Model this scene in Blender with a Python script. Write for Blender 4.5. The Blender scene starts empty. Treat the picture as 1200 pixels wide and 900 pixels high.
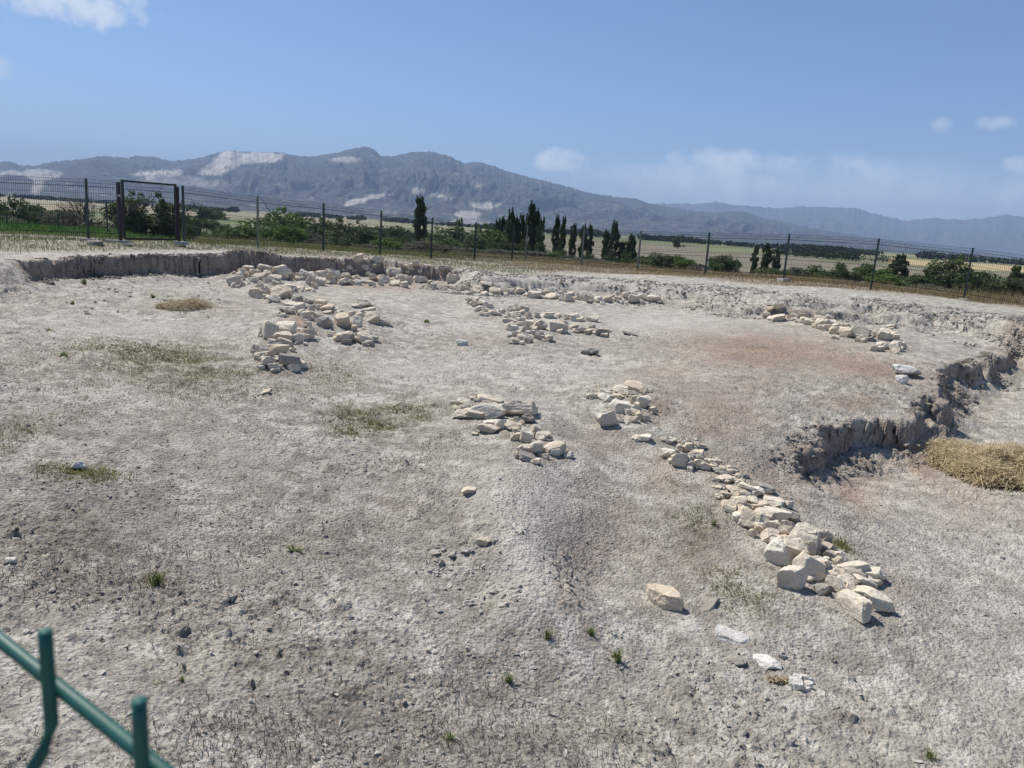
import bpy, math, random
import numpy as np
from mathutils import Vector, Matrix, Euler

# ------------------------------------------------------------------ camera, sky, sun, exposure
SC = bpy.context.scene
COL = SC.collection
CAM_Z = 1.40
LENS = 26.5
PITCH = math.radians(11.77)
ROLL = math.radians(3.65)
FPX = LENS / 36.0 * 1200.0
SUN_EL = math.radians(54)
SUN_AZ = math.radians(-50)          # measured from +Y towards +X (negative = left of the view)

fwd = Vector((0, math.cos(PITCH), -math.sin(PITCH)))
right0 = Vector((1, 0, 0))
up0 = right0.cross(fwd)
cr, sr = math.cos(ROLL), math.sin(ROLL)
# horizon falls to the right: the camera's own right axis points a little up
RGT = right0 * cr + up0 * sr
UPV = up0 * cr - right0 * sr
cam_d = bpy.data.cameras.new('camera')
cam = bpy.data.objects.new('camera', cam_d)
COL.objects.link(cam)
R = Matrix((RGT, UPV, -fwd)).transposed()
cam.matrix_world = Matrix.Translation((0, 0, CAM_Z)) @ R.to_4x4()
cam_d.lens = LENS
cam_d.sensor_width = 36
cam_d.clip_start = 0.05
cam_d.clip_end = 90000
cam_d.dof.use_dof = True
cam_d.dof.focus_distance = 14
cam_d.dof.aperture_fstop = 13
SC.camera = cam

def ray(px, py):
    d = fwd + RGT * ((px - 600) / FPX) + UPV * (-(py - 450) / FPX)
    return np.array(d)
def at(px, py, Y):
    d = ray(px, py)
    t = Y / d[1]
    return np.array((d[0] * t, Y, CAM_Z + d[2] * t))
def at_z(px, py, z):
    d = ray(px, py)
    t = (z - CAM_Z) / d[2]
    return np.array((d[0] * t, d[1] * t, z))
def project(P):
    P = np.asarray(P, float) - np.array((0, 0, CAM_Z))
    f = P @ np.array(fwd); r = P @ np.array(RGT); u = P @ np.array(UPV)
    f = np.where(np.abs(f) < 1e-6, 1e-6, f)
    return 600 + FPX * r / f, 450 - FPX * u / f

SC.view_settings.view_transform = 'Standard'
SC.view_settings.look = 'None'
SC.view_settings.exposure = 0.28
SC.view_settings.gamma = 1.0
SC.cycles.use_denoising = True
SC.cycles.max_bounces = 6
SC.cycles.volume_bounces = 0
SC.cycles.transparent_max_bounces = 8

sun_d = bpy.data.lights.new('sun', 'SUN')
sun_d.energy = 4.9
sun_d.angle = math.radians(0.53)
sun_d.color = (1.0, 0.955, 0.88)
sun = bpy.data.objects.new('sun', sun_d)
COL.objects.link(sun)
SDIR = Vector((math.sin(SUN_AZ) * math.cos(SUN_EL), math.cos(SUN_AZ) * math.cos(SUN_EL), math.sin(SUN_EL)))
sun.rotation_euler = SDIR.to_track_quat('Z', 'Y').to_euler()
sun.location = (0, 0, 50)

# ---- node helper
class NT:
    def __init__(s, tree):
        s.t = tree; s.n = tree.nodes; s.l = tree.links
    def node(s, typ, **kw):
        n = s.n.new(typ)
        for k, v in kw.items(): setattr(n, k, v)
        return n
    def link(s, a, b): s.l.new(a, b)
    def setin(s, sock, v):
        if hasattr(v, 'is_linked') or isinstance(v, bpy.types.NodeSocket): s.l.new(v, sock)
        else: sock.default_value = v
    def math(s, op, a, b=0.0, c=0.0, clamp=False):
        n = s.node('ShaderNodeMath', operation=op); n.use_clamp = clamp
        s.setin(n.inputs[0], a); s.setin(n.inputs[1], b)
        if len(n.inputs) > 2: s.setin(n.inputs[2], c)
        return n.outputs[0]
    def vmath(s, op, a, b=None, out=0):
        n = s.node('ShaderNodeVectorMath', operation=op)
        s.setin(n.inputs[0], a)
        if b is not None: s.setin(n.inputs[1], b)
        return n.outputs[out]
    def rng(s, v, a, b, c=0.0, d=1.0, smooth=False):
        n = s.node('ShaderNodeMapRange'); n.clamp = True
        if smooth: n.interpolation_type = 'SMOOTHSTEP'
        for i, q in enumerate((v, a, b, c, d)): s.setin(n.inputs[i], q)
        return n.outputs[0]
    def noise(s, vec, scale, detail=4.0, rough=0.55, dist=0.0):
        n = s.node('ShaderNodeTexNoise')
        s.setin(n.inputs['Vector'], vec); n.inputs['Scale'].default_value = scale
        n.inputs['Detail'].default_value = detail; n.inputs['Roughness'].default_value = rough
        n.inputs['Distortion'].default_value = dist
        return n.outputs[0]
    def voro(s, vec, scale, feature='F1', out='Distance', rand=1.0):
        n = s.node('ShaderNodeTexVoronoi', feature=feature)
        s.setin(n.inputs['Vector'], vec); n.inputs['Scale'].default_value = scale
        n.inputs['Randomness'].default_value = rand
        return n.outputs[out]
    def mix(s, f, a, b):
        n = s.node('ShaderNodeMix', data_type='RGBA')
        s.setin(n.inputs[0], f)
        for sock, v in ((n.inputs[6], a), (n.inputs[7], b)):
            if isinstance(v, tuple): sock.default_value = (*v, 1) if len(v) == 3 else v
            else: s.l.new(v, sock)
        return n.outputs[2]

# ---- world: physical sky with a few small summer clouds and a low bank in the east
W = bpy.data.worlds.new('World'); SC.world = W; W.use_nodes = True
w = NT(W.node_tree)
for n in list(w.n): w.n.remove(n)
sky = w.node('ShaderNodeTexSky', sky_type='NISHITA')
sky.sun_disc = False
sky.sun_elevation = SUN_EL
sky.sun_rotation = SUN_AZ
sky.altitude = 900
sky.air_density = 1.0
sky.dust_density = 0.6
sky.ozone_density = 3.0
bgn = w.node('ShaderNodeBackground'); bgn.inputs['Strength'].default_value = 0.088
wout = w.node('ShaderNodeOutputWorld')
tcw = w.node('ShaderNodeTexCoord').outputs['Generated']
cn = w.noise(tcw, 26, 7, 0.62)
cn2 = w.noise(tcw, 9, 5, 0.6)
skycol = w.vmath('MULTIPLY', sky.outputs[0], (0.84, 0.95, 1.08))
def cloud(px, py, wpx, hpx, dens, soft=0.35, lum=1.0, nz=3.0):
    global skycol
    d = ray(px, py); d = d / np.linalg.norm(d)
    rgt = np.array((d[1], -d[0], 0)); rgt /= np.linalg.norm(rgt)
    upn = np.cross(rgt, d)
    dv = w.vmath('SUBTRACT', tcw, tuple(float(q) for q in d))
    a = w.math('MULTIPLY', w.vmath('DOT_PRODUCT', dv, tuple(float(q) for q in rgt), out=1), FPX / wpx)
    b = w.math('MULTIPLY', w.vmath('DOT_PRODUCT', dv, tuple(float(q) for q in upn), out=1), FPX / hpx)
    r2 = w.math('ADD', w.math('MULTIPLY', a, a), w.math('MULTIPLY', b, b))
    sh = w.math('SUBTRACT', w.math('SUBTRACT', 1.0, r2), w.math('MULTIPLY', w.math('SUBTRACT', 0.57, cn), nz))
    m = w.rng(sh, 0.0, soft * 3, 0.0, dens, True)
    facing = w.rng(w.vmath('DOT_PRODUCT', tcw, tuple(float(q) for q in d), out=1), 0.6, 0.8)
    m = w.math('MULTIPLY', m, facing)
    skycol = w.mix(m, skycol, (8.2 * lum, 8.8 * lum, 9.6 * lum))
cloud(85, 5, 85, 26, 0.80)
cloud(0, 78, 14, 14, 0.40)
cloud(662, 190, 46, 18, 0.85, lum=1.15)
cloud(1103, 146, 16, 12, 0.42)
cloud(1160, 144, 26, 10, 0.50)
cloud(1190, 193, 34, 13, 0.45)
cloud(885, 190, 120, 18, 0.7, 0.5, 1.15)
cloud(1010, 232, 420, 52, 0.62, 0.5, 1.2, 1.4)
cloud(800, 218, 170, 28, 0.45, 0.5, 1.2, 1.6)
cloud(1230, 215, 150, 40, 0.22, 0.8)
w.link(skycol, bgn.inputs['Color']); w.link(bgn.outputs[0], wout.inputs[0])

# ------------------------------------------------------------------ tagging
def tag(o, label=None, cat=None, group=None, kind=None):
    if label: o['label'] = label
    if cat: o['category'] = cat
    if group: o['group'] = group
    if kind: o['kind'] = kind
    return o
def link(o, parent=None):
    COL.objects.link(o)
    if parent is not None: o.parent = parent
    return o
def empty(name, loc, label, cat, group=None):
    o = bpy.data.objects.new(name, None); o.location = loc; o.empty_display_size = 0.2
    COL.objects.link(o); return tag(o, label, cat, group)
def mesh_np(name, V, F, mat=None, smooth=False):
    """V (n,3), F (m,k) with constant k"""
    V = np.asarray(V, np.float32); F = np.asarray(F, np.int32)
    me = bpy.data.meshes.new(name)
    k = F.shape[1]
    me.vertices.add(len(V)); me.vertices.foreach_set('co', V.ravel())
    me.loops.add(F.size); me.loops.foreach_set('vertex_index', F.ravel())
    me.polygons.add(len(F)); me.polygons.foreach_set('loop_start', np.arange(0, F.size, k, dtype=np.int32))
    try: me.polygons.foreach_set('loop_total', np.full(len(F), k, np.int32))
    except Exception: pass
    me.update(calc_edges=True)
    me.polygons.foreach_set('use_smooth', np.full(len(F), bool(smooth)))
    if mat: me.materials.append(mat)
    return me
def obj(name, me, parent=None, loc=(0, 0, 0)):
    o = bpy.data.objects.new(name, me); o.location = loc
    return link(o, parent)
def attr(me, name, arr):
    a = me.color_attributes.new(name, 'FLOAT_COLOR', 'POINT')
    a.data.foreach_set('color', np.asarray(arr, np.float32).ravel())

# ------------------------------------------------------------------ numeric noise
def _h(ix, iy, seed):
    n = (ix.astype(np.int64) * 374761393 + iy.astype(np.int64) * 668265263 + seed * 974634777) & 0xFFFFFFFF
    n = ((n ^ (n >> 13)) * 1274126177) & 0xFFFFFFFF
    n = n ^ (n >> 16)
    return (n & 0xFFFFFF).astype(np.float64) / 0xFFFFFF
def vn(x, y, seed=0):
    ix = np.floor(x); iy = np.floor(y); fx = x - ix; fy = y - iy
    fx = fx * fx * fx * (fx * (fx * 6 - 15) + 10); fy = fy * fy * fy * (fy * (fy * 6 - 15) + 10)
    a = _h(ix, iy, seed); b = _h(ix + 1, iy, seed); c = _h(ix, iy + 1, seed); d = _h(ix + 1, iy + 1, seed)
    return (a + (b - a) * fx) * (1 - fy) + (c + (d - c) * fx) * fy
def fbm(x, y, oct=4, seed=0, gain=0.5):
    s = 0; a = 1; t = 0
    for i in range(oct):
        s = s + a * (vn(x + 17.3 * i, y - 9.1 * i, seed + i) * 2 - 1); t += a
        a *= gain; x, y = (x * 1.6 - y * 1.2), (x * 1.2 + y * 1.6)
    return s / t
def clods(x, y, scale, seed, prob=0.6):
    """rounded angular lumps, one per cell at most"""
    x = x / scale; y = y / scale
    ix = np.floor(x); iy = np.floor(y); best = np.zeros_like(x)
    for dx in (-1, 0, 1):
        for dy in (-1, 0, 1):
            cx = ix + dx; cy = iy + dy
            px = cx + 0.15 + 0.7 * _h(cx, cy, seed); py = cy + 0.15 + 0.7 * _h(cx, cy, seed + 1)
            r = 0.16 + 0.4 * _h(cx, cy, seed + 2) ** 1.5
            on = _h(cx, cy, seed + 3) < prob
            th = _h(cx, cy, seed + 4) * 6.28
            ux = (x - px) * np.cos(th) + (y - py) * np.sin(th); uy = -(x - px) * np.sin(th) + (y - py) * np.cos(th)
            d = np.maximum(np.abs(ux) * 1.25, np.abs(uy)) * 0.5 + np.sqrt(ux * ux * 1.3 + uy * uy) * 0.5
            q = np.clip(1 - d / r, 0, 1)
            hgt = np.where(on, r * np.minimum(q * 2.2, 1) ** 0.8, 0)
            best = np.maximum(best, hgt)
    return best * scale
def ss(a, b, x):
    t = np.clip((x - a) / (b - a), 0, 1); return t * t * (3 - 2 * t)

# ------------------------------------------------------------------ thin plate surfaces through surveyed spots
class TPS:
    def __init__(s, pts, lam=0.02):
        P = np.array(pts, float); s.c = P[:, :2]; n = len(P)
        K = s.phi(((s.c[:, None] - s.c[None]) ** 2).sum(-1)) + lam * np.eye(n)
        A = np.zeros((n + 3, n + 3)); A[:n, :n] = K; A[:n, n] = 1; A[:n, n + 1:] = s.c; A[n, :n] = 1; A[n + 1:, :n] = s.c.T
        s.w = np.linalg.solve(A, np.concatenate([P[:, 2], np.zeros(3)]))
        s.lo = P[:, 2].min() - 0.05; s.hi = P[:, 2].max() + 0.05
        s.b = (s.c[:, 0].min(), s.c[:, 0].max(), s.c[:, 1].min(), s.c[:, 1].max())
    def phi(s, r2): return 0.5 * r2 * np.log(r2 + 1e-9)
    def __call__(s, x, y):
        sh = x.shape; x = np.clip(x.ravel(), s.b[0], s.b[1]); y = np.clip(y.ravel(), s.b[2], s.b[3])
        z = s.w[-3] + s.w[-2] * x + s.w[-1] * y
        for (cx, cy), wt in zip(s.c, s.w[:-3]):
            z = z + wt * s.phi((x - cx) ** 2 + (y - cy) ** 2)
        return np.clip(z, s.lo, s.hi).reshape(sh)

def spots(lst, extra=()):
    out = []
    for px, py, z in lst:
        p = at_z(px, py, z); out.append((p[0], p[1], z))
    return out + list(extra)

FLOOR = TPS(spots([
    (20,335,-.25),(120,336,-.31),(220,332,-.42),(280,330,-.48),(400,335,-.58),(500,338,-.63),(600,345,-.62),(700,356,-.6),
    (800,362,-.6),(900,370,-.55),(1000,382,-.5),(1100,402,-.48),(1180,404,-.48),
    (0,400,-.35),(100,400,-.4),(200,400,-.48),(280,400,-.5),(330,378,-.42),(450,400,-.6),(600,400,-.60),(700,400,-.62),(800,400,-.6),
    (900,430,-.58),(1000,450,-.6),(1100,430,-.52),
    (0,500,-.5),(150,500,-.6),(300,500,-.68),(450,500,-.75),(590,480,-.72),(700,450,-.72),(640,540,-.85),(740,480,-.74),(750,520,-.85),
    (800,480,-.72),(850,480,-.68),(900,500,-.76),(950,490,-.73),(790,540,-.92),(870,520,-.82),(900,555,-.97),
    (0,600,-.65),(150,600,-.75),(300,600,-.85),(450,600,-.9),(540,610,-.93),(600,585,-.77),(612,640,-.82),(590,620,-.83),(560,700,-1.08),
    (500,690,-.97),(612,690,-.90),(680,680,-1.14),(700,600,-1.0),(800,600,-1.02),(850,600,-1.03),(880,640,-1.12),(800,700,-1.18),(950,700,-1.2),
    (0,700,-.72),(150,720,-.8),(300,720,-.9),(450,740,-.97),(580,760,-1.07),(700,780,-1.15),(850,780,-1.22),(1000,760,-1.25),
    (0,890,-.6),(200,890,-.75),(400,890,-.9),(600,890,-1.05),(800,890,-1.2),(1000,890,-1.27),(1190,890,-1.3),(1150,750,-1.28)],
    [(-3,.4,-.5),(0,.2,-.55),(3,.5,-.8),(-9,4,-.4),(-14,7,-.3),(-17,14,-.1),(7,2,-1.1),(13,6,-1.1),(-2,-3,-.4),(3,-3,-.5),(18,14,-.5)]), 0.03)
PIT = TPS(spots([
    (1200,430,-.95),(1185,458,-1.05),(1147,485,-1.14),(1110,512,-1.22),(1035,541,-1.30),(984,557,-1.33),(936,574,-1.25),(1190,520,-1.2),
    (1150,560,-1.22),(1050,600,-1.25),(960,600,-1.18),(1000,650,-1.22),(1190,650,-1.27),(1050,720,-1.26),(1150,750,-1.28),
    (1190,890,-1.3),(1000,890,-1.27),(1050,800,-1.27),(1280,420,-.9),(1400,500,-1.05)],
    [(13,6,-1.15),(7,2,-1.15),(18,14,-.8)]), 0.05)
FENCE_L = [(-22.0,19.6),(-12.05,21.4),(-11.2,21.9),(-10.35,23.6),(-1.74,34.9),(0.5,35.0)]
OUTER = TPS([(-14.8,21.9,.22),(-12,21.4,.25),(-10.4,23.5,.2),(-9,26.8,.12),(-7.2,28.9,.06),(-5.4,30.6,-.05),(-3.5,32.6,-.15),(-1.7,34.5,-.15),
    (5.2,31,-.09),(8,28.6,0),(10.1,27.6,.03),(12.5,26.2,.04),(14.6,24.3,-.03),
    (-8.7,15.2,.18),(-7,19.5,.12),(-5.4,23.5,-.02),(-2.6,24.6,-.1),(2.5,23,-.12),(7,21.5,-.02),(10,21,0),(11.5,18.7,-.05),(11.6,16.2,-.1),
    (20,18,-.05),(-18,14,.3),(-25,20,.3),(-20,40,0),(20,40,0),(0,45,-.2)], 0.5)

# back edge of the dig (top lip): px, py, lip z, softness
EDGE = []
for px, py, z, wd in [(-160,330,.25,1.2),(-60,316,.25,.6),(10,308,.22,.35),(40,305,.2,.10),(100,303,.18,.07),(200,302,.13,.07),(280,301,.07,.07),(350,305,.02,.08),
        (400,306,0,.08),(450,308,-.05,.08),(510,313,-.1,.1),(540,317,-.12,.25),(575,322,-.12,.8),(650,325,-.12,1.5),(750,331,-.08,1.7),
        (850,340,-.03,1.7),(900,345,0,1.6),(1020,353,0,1.4),(1130,366,-.04,1.2),(1200,381,-.1,.9),(1300,400,-.1,.8),(1450,440,-.1,.8)]:
    p = at_z(px, py, z); EDGE.append((p[0], p[1], wd))
EDGE = np.array(EDGE)
LIP = []
for px, py, z, wd in [(1330,392,-.45,.4),(1215,385,-.45,.16),(1190,391,-.46,.14),(1176,408,-.47,.14),(1158,416,-.48,.14),(1135,421,-.49,.14),(1114,431,-.51,.14),(1103,447,-.53,.14),
        (1088,464,-.56,.15),(1064,476,-.59,.15),(1038,477,-.61,.15),(1010,485,-.65,.15),(985,486,-.68,.14),(966,494,-.72,.14),
        (946,505,-.76,.15),(928,514,-.79,.16),(917,530,-.85,.18),(922,551,-.93,.25),(934,576,-1.02,.4),(970,610,-1.15,.8),(1060,690,-1.22,1.),(1200,900,-1.3,1.)]:
    p = at_z(px, py, z); LIP.append((p[0], p[1], wd))
LIP = np.array(LIP)

PIT_POLY = [(p[0], p[1]) for p in LIP] + [(30, -6), (45, 10), (45, float(LIP[0][1]) + 1)]
OUT_POLY = [(p[0], p[1]) for p in EDGE] + [(60, 10), (60, 90), (-80, 90), (-80, 8)]
def polymask(px, py, poly):
    """point in polygon, vectorised"""
    inside = np.zeros(px.shape, bool); n = len(poly)
    for i in range(n):
        x1, y1 = poly[i]; x2, y2 = poly[(i + 1) % n]
        c = ((y1 > py) != (y2 > py)) & (px < (x2 - x1) * (py - y1) / ((y2 - y1) if y2 != y1 else 1e-9) + x1)
        inside ^= c
    return inside
def seg_info(x, y, L):
    best = np.full(x.shape, 1e9); side = np.zeros(x.shape); wd = np.zeros(x.shape); par = np.zeros(x.shape)
    cum = 0
    for i in range(len(L) - 1):
        ax, ay, aw = L[i]; bx, by, bw = L[i + 1]
        dx, dy = bx - ax, by - ay; l2 = dx * dx + dy * dy
        t = np.clip(((x - ax) * dx + (y - ay) * dy) / l2, 0, 1)
        d = np.hypot(x - ax - t * dx, y - ay - t * dy)
        cr_ = dx * (y - ay) - dy * (x - ax)
        m = d < best - 1e-7
        best = np.where(m, d, best); side = np.where(m, np.sign(cr_), side); wd = np.where(m, aw + (bw - aw) * t, wd)
        par = np.where(m, cum + t * math.sqrt(l2), par)
        cum += math.sqrt(l2)
    side = np.where(polymask(x, y, PIT_POLY if L is LIP else OUT_POLY), 1.0, -1.0)
    return best, side, wd, par

MG = {'g': None, 'x0': -15.0, 'y0': 1.0, 's': .06, 'nx': 500, 'ny': 430}
def mound_at(x, y):
    if MG['g'] is None: return 0
    fx = (x - MG['x0']) / MG['s']; fy = (y - MG['y0']) / MG['s']
    ok = (fx >= 0) & (fy >= 0) & (fx < MG['nx'] - 1) & (fy < MG['ny'] - 1)
    fx = np.clip(fx, 0, MG['nx'] - 1.001); fy = np.clip(fy, 0, MG['ny'] - 1.001)
    ix = fx.astype(int); iy = fy.astype(int); fx = fx - ix; fy = fy - iy; g = MG['g']
    v = (g[iy, ix] * (1 - fx) + g[iy, ix + 1] * fx) * (1 - fy) + (g[iy + 1, ix] * (1 - fx) + g[iy + 1, ix + 1] * fx) * fy
    return np.where(ok, v, 0)
def fence_drop(x, y):
    # ground falls away behind the fence towards the valley plain
    d1 = (x + 12.0) * -0.78 + (y - 21.4) * 0.62            # distance past the left run
    d2 = (x - 0.6) * 0.57 + (y - 34.5) * 0.82              # distance past the right run
    d = np.where(x < 0.6, np.maximum(d1, d2 - 3), np.maximum(d2, d1 - 25))
    s = x / np.maximum(y, 1)
    slow = ss(-0.44, -0.54, s)
    z = -1.3 * (ss(2.0, 18, d) * (1 - slow) + ss(30, 60, y) * slow) - 1.2 * ss(50, 68, y)
    return np.where(y > 14, z, 0)

def ground(x, y, fine=2):
    x = np.asarray(x, float); y = np.asarray(y, float)
    zf = FLOOR(x, y); zp = PIT(x, y); zo = OUTER(x, y)
    # pit scarp
    d, side, wd, par = seg_info(x, y, LIP)
    sharp = (wd < 0.3)
    bay = 0.48 * fbm(x * 1.05 + 4, y * 1.05, 2, 55) + 0.13 * fbm(x * 3.3, y * 3.3, 3, 5) + 0.05 * fbm(x * 9, y * 9, 2, 6)
    sd = d * side                                          # positive on the pit side
    near_scarp = np.exp(-((sd - .1) / 0.45) ** 2) * sharp
    u = sd + bay * np.minimum(wd * 6, 1)
    ww = wd * (.5 + 1.3 * vn(x * 1.9, y * 1.9, 57))
    fr = .56 + .24 * fbm(x * 1.4, y * 1.4, 2, 58)
    m = fr * ss(-ww * .4, ww * .7, u) + (1 - fr) * ss(-.05, .75, u)
    m = np.where(sharp, .14 * ss(-1.2, .15, u) + .86 * m, m)
    m = m * (1 + .10 * np.exp(-((sd - .35) / .3) ** 2) * sharp)
    z = zf + (zp - zf) * np.where(m > 0, m, 0)
    # back edge
    d, side, wd, par = seg_info(x, y, EDGE)
    sd = d * side                                          # left -> right: outside lies on its left (+)
    wob = (0.10 * fbm(x * 1.5, y * 1.5, 3, 15) + 0.012 * fbm(x * 7, y * 7, 2, 16))
    soft = ss(0.12, 0.9, wd)
    t_sharp = ss(-wd, wd * 0.35, sd + wob)
    u = sd + 0.35 * fbm(x * .9, y * .9, 3, 21)
    gap = vn(par * .9, par * 0, 44)
    st1 = .12 + .26 * ss(.25, .6, gap); st2 = .10 + .22 * ss(.65, .3, gap)
    t_soft = (.85 - st1 - st2) * ss(-wd * 1.7, 0.2, u) + st1 * ss(-.07, .07, u + 0.45 * wd + wob * 1.5) + st2 * ss(-.06, .06, u + 0.95 * wd + 2 * wob) + 0.15 * ss(-0.7, .3, u)
    t = t_sharp * (1 - soft) + t_soft * soft
    # loose spill at the foot of the vertical cut
    spill = 0.10 * np.exp(-((sd + 0.40) / 0.28) ** 2) * (1 - soft) * (0.5 + vn(x * 1.7, y * 1.7, 33))
    z = z + (zo - z) * t + spill * (sd < 0)
    outside = ss(-0.3, 0.1, sd)
    z = z + fence_drop(x, y)
    # mounds of earth the rubble sits in
    z = z + mound_at(x, y)
    # relief
    far = np.clip(y / 60.0, 0, 1)
    patch = ss(0.42, 0.68, vn(x * .55 + 3, y * .55, 41) * .6 + vn(x * 1.7, y * 1.7, 42) * .4)
    z = z + 0.045 * fbm(x * .6, y * .6, 3, 1) * (1 + far) + 0.022 * fbm(x * 2.4, y * 2.4, 4, 2)
    bank = np.exp(-((sd + wd * .4) / (0.5 + wd)) ** 2)
    if fine > 0:
        rough = 0.35 + 0.9 * patch + 0.7 * bank + 0.8 * near_scarp
        z = z + clods(x, y, 0.30, 7, .35) * 0.20 * (0.25 * patch + bank + near_scarp)
        z = z + clods(x, y, 0.11, 11, .55) * 0.30 * rough
        z = z + 0.010 * fbm(x * 9, y * 9, 3, 3) * rough
        z = z + (np.abs(fbm(x * 5, y * 5, 3, 8)) - .3) * 0.04 * (bank + near_scarp)
    if fine > 1:
        z = z + clods(x, y, 0.045, 19, .6) * 0.50 * rough * ss(30, 8, y)
        z = z + clods(x + 3, y, 0.024, 29, .6) * 0.5 * rough * ss(9, 5, y)
        z = z + 0.008 * fbm(x * 30, y * 30, 3, 4)
    # cracked face texture on the steep parts
    return z

HG = {}
def survey(step, fine):
    gx = np.arange(-17, 17.01, step); gy = np.arange(1.2, 40, step * 1.2)
    Xg, Yg = np.meshgrid(gx, gy)
    HG.update(z=ground(Xg, Yg, fine), x0=-17.0, y0=1.2, sx=step, sy=step * 1.2, n=Xg.shape)
def gq(x, y):
    fx = np.clip((x - HG['x0']) / HG['sx'], 0, HG['n'][1] - 1.001); fy = np.clip((y - HG['y0']) / HG['sy'], 0, HG['n'][0] - 1.001)
    ix = fx.astype(int); iy = fy.astype(int); fx = fx - ix; fy = fy - iy; g = HG['z']
    return (g[iy, ix] * (1 - fx) + g[iy, ix + 1] * fx) * (1 - fy) + (g[iy + 1, ix] * (1 - fx) + g[iy + 1, ix + 1] * fx) * fy
_T = np.concatenate([np.linspace(1.5, 8, 400), np.linspace(8.01, 40, 1500)])
def hit(px, py, fine=1):
    d = ray(px, py)
    below = gq(d[0] * _T, d[1] * _T) > CAM_Z + d[2] * _T
    k = int(np.argmax(below)) if below.any() else len(_T) - 1
    b = _T[k]
    return np.array((d[0] * b, d[1] * b, CAM_Z + d[2] * b))
def gz(x, y, fine=1):
    if -16.9 < x < 16.9 and 1.3 < y < 39: return float(gq(np.array([x]), np.array([y]))[0])
    return float(ground(np.array([x]), np.array([y]), 0)[0])

# ------------------------------------------------------------------ materials
def new_mat(name):
    m = bpy.data.materials.new(name); m.use_nodes = True
    nt = NT(m.node_tree)
    b = nt.n['Principled BSDF']; b.inputs['Roughness'].default_value = 0.9
    try: b.inputs['Specular IOR Level'].default_value = 0.2
    except KeyError: pass
    return m, nt, b
def bump(nt, b, h, strength, dist):
    n = nt.node('ShaderNodeBump'); n.inputs['Strength'].default_value = strength; n.inputs['Distance'].default_value = dist
    nt.link(h, n.inputs['Height']); nt.link(n.outputs[0], b.inputs['Normal'])
    return n.outputs[0]

def mat_ground():
    m, nt, b = new_mat('dry_marl_ground')
    P = nt.node('ShaderNodeNewGeometry').outputs['Position']
    at_ = nt.node('ShaderNodeAttribute'); at_.attribute_name = 'mask'
    sep = nt.node('ShaderNodeSeparateColor'); nt.link(at_.outputs['Color'], sep.inputs[0])
    brown, herb, pale = sep.outputs[0], sep.outputs[1], sep.outputs[2]
    fl = nt.node('ShaderNodeAttribute'); fl.attribute_name = 'field'
    n1 = nt.noise(P, 0.9, 5, 0.6); n2 = nt.noise(P, 5, 6, 0.65); n3 = nt.noise(P, 26, 5, 0.65); n4 = nt.noise(P, 110, 3, 0.6)
    c = nt.mix(nt.rng(n2, .36, .64), (.305, .275, .232), (.555, .51, .432))
    c = nt.mix(nt.rng(n1, .42, .64, 0, .35), c, (.33, .285, .235))
    c = nt.mix(nt.math('MULTIPLY', nt.rng(nt.math('ADD', n2, nt.math('MULTIPLY', n1, .6)), .80, .92), .75), c, (.62, .585, .51))
    c = nt.mix(nt.math('MULTIPLY', pale, nt.rng(n3, .3, .6, .35, 1)), c, (.61, .575, .505))
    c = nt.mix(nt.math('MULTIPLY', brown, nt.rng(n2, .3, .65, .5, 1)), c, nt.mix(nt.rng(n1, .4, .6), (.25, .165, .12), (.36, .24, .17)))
    # dark crumbs and humus specks
    sp = nt.math('MULTIPLY', nt.rng(n3, .53, .61), nt.rng(n4, .40, .55))
    c = nt.mix(nt.math('MULTIPLY', sp, nt.math('ADD', .55, nt.math('MULTIPLY', at_.outputs['Alpha'], .4))), c, (.085, .072, .058))
    # light grit
    gr = nt.math('MULTIPLY', nt.rng(nt.noise(P, 60, 3, .6), .60, .68), .7)
    c = nt.mix(gr, c, (.58, .55, .50))
    c = nt.mix(nt.math('MULTIPLY', at_.outputs['Alpha'], nt.rng(nt.noise(P, 1.1, 5, .65), .42, .58, .0, .60)), c, (.225, .202, .17))
    # thin plant cover
    hm = nt.math('MULTIPLY', herb, nt.rng(nt.noise(P, 14, 5, .7), .40, .60))
    hc = nt.mix(nt.rng(n2, .4, .6), (.105, .10, .055), (.16, .135, .07))
    c = nt.mix(nt.math('MULTIPLY', hm, .85), c, hc)
    dk = nt.math('MULTIPLY', nt.rng(nt.noise(P, 1.9, 5, .7), .46, .62), nt.rng(n3, .40, .58))
    c = nt.mix(nt.math('MULTIPLY', dk, nt.math('ADD', .14, nt.math('MULTIPLY', at_.outputs['Alpha'], .72))), c, (.135, .112, .088))
    fn = nt.noise(P, .35, 6, .7)
    fieldc = nt.mix(nt.rng(fn, .3, .7, .0, .35), fl.outputs['Color'], (.10, .095, .06))
    fieldc = nt.mix(nt.rng(nt.noise(P, .03, 4, .6), .35, .7, 0, .3), fieldc, (.30, .26, .17))
    c = nt.mix(fl.outputs['Alpha'], c, fieldc)
    nt.link(c, b.inputs['Base Color'])
    h = nt.math('ADD', nt.math('MULTIPLY', n3, .55), nt.math('MULTIPLY', n4, .25))
    h = nt.math('ADD', h, nt.math('MULTIPLY', nt.voro(P, 42), .35))
    h = nt.math('ADD', h, nt.math('MULTIPLY', nt.noise(P, 300, 2, .6), .08))
    bump(nt, b, h, 1.0, 0.045)
    return m
M = {}
M['ground'] = mat_ground()

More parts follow.
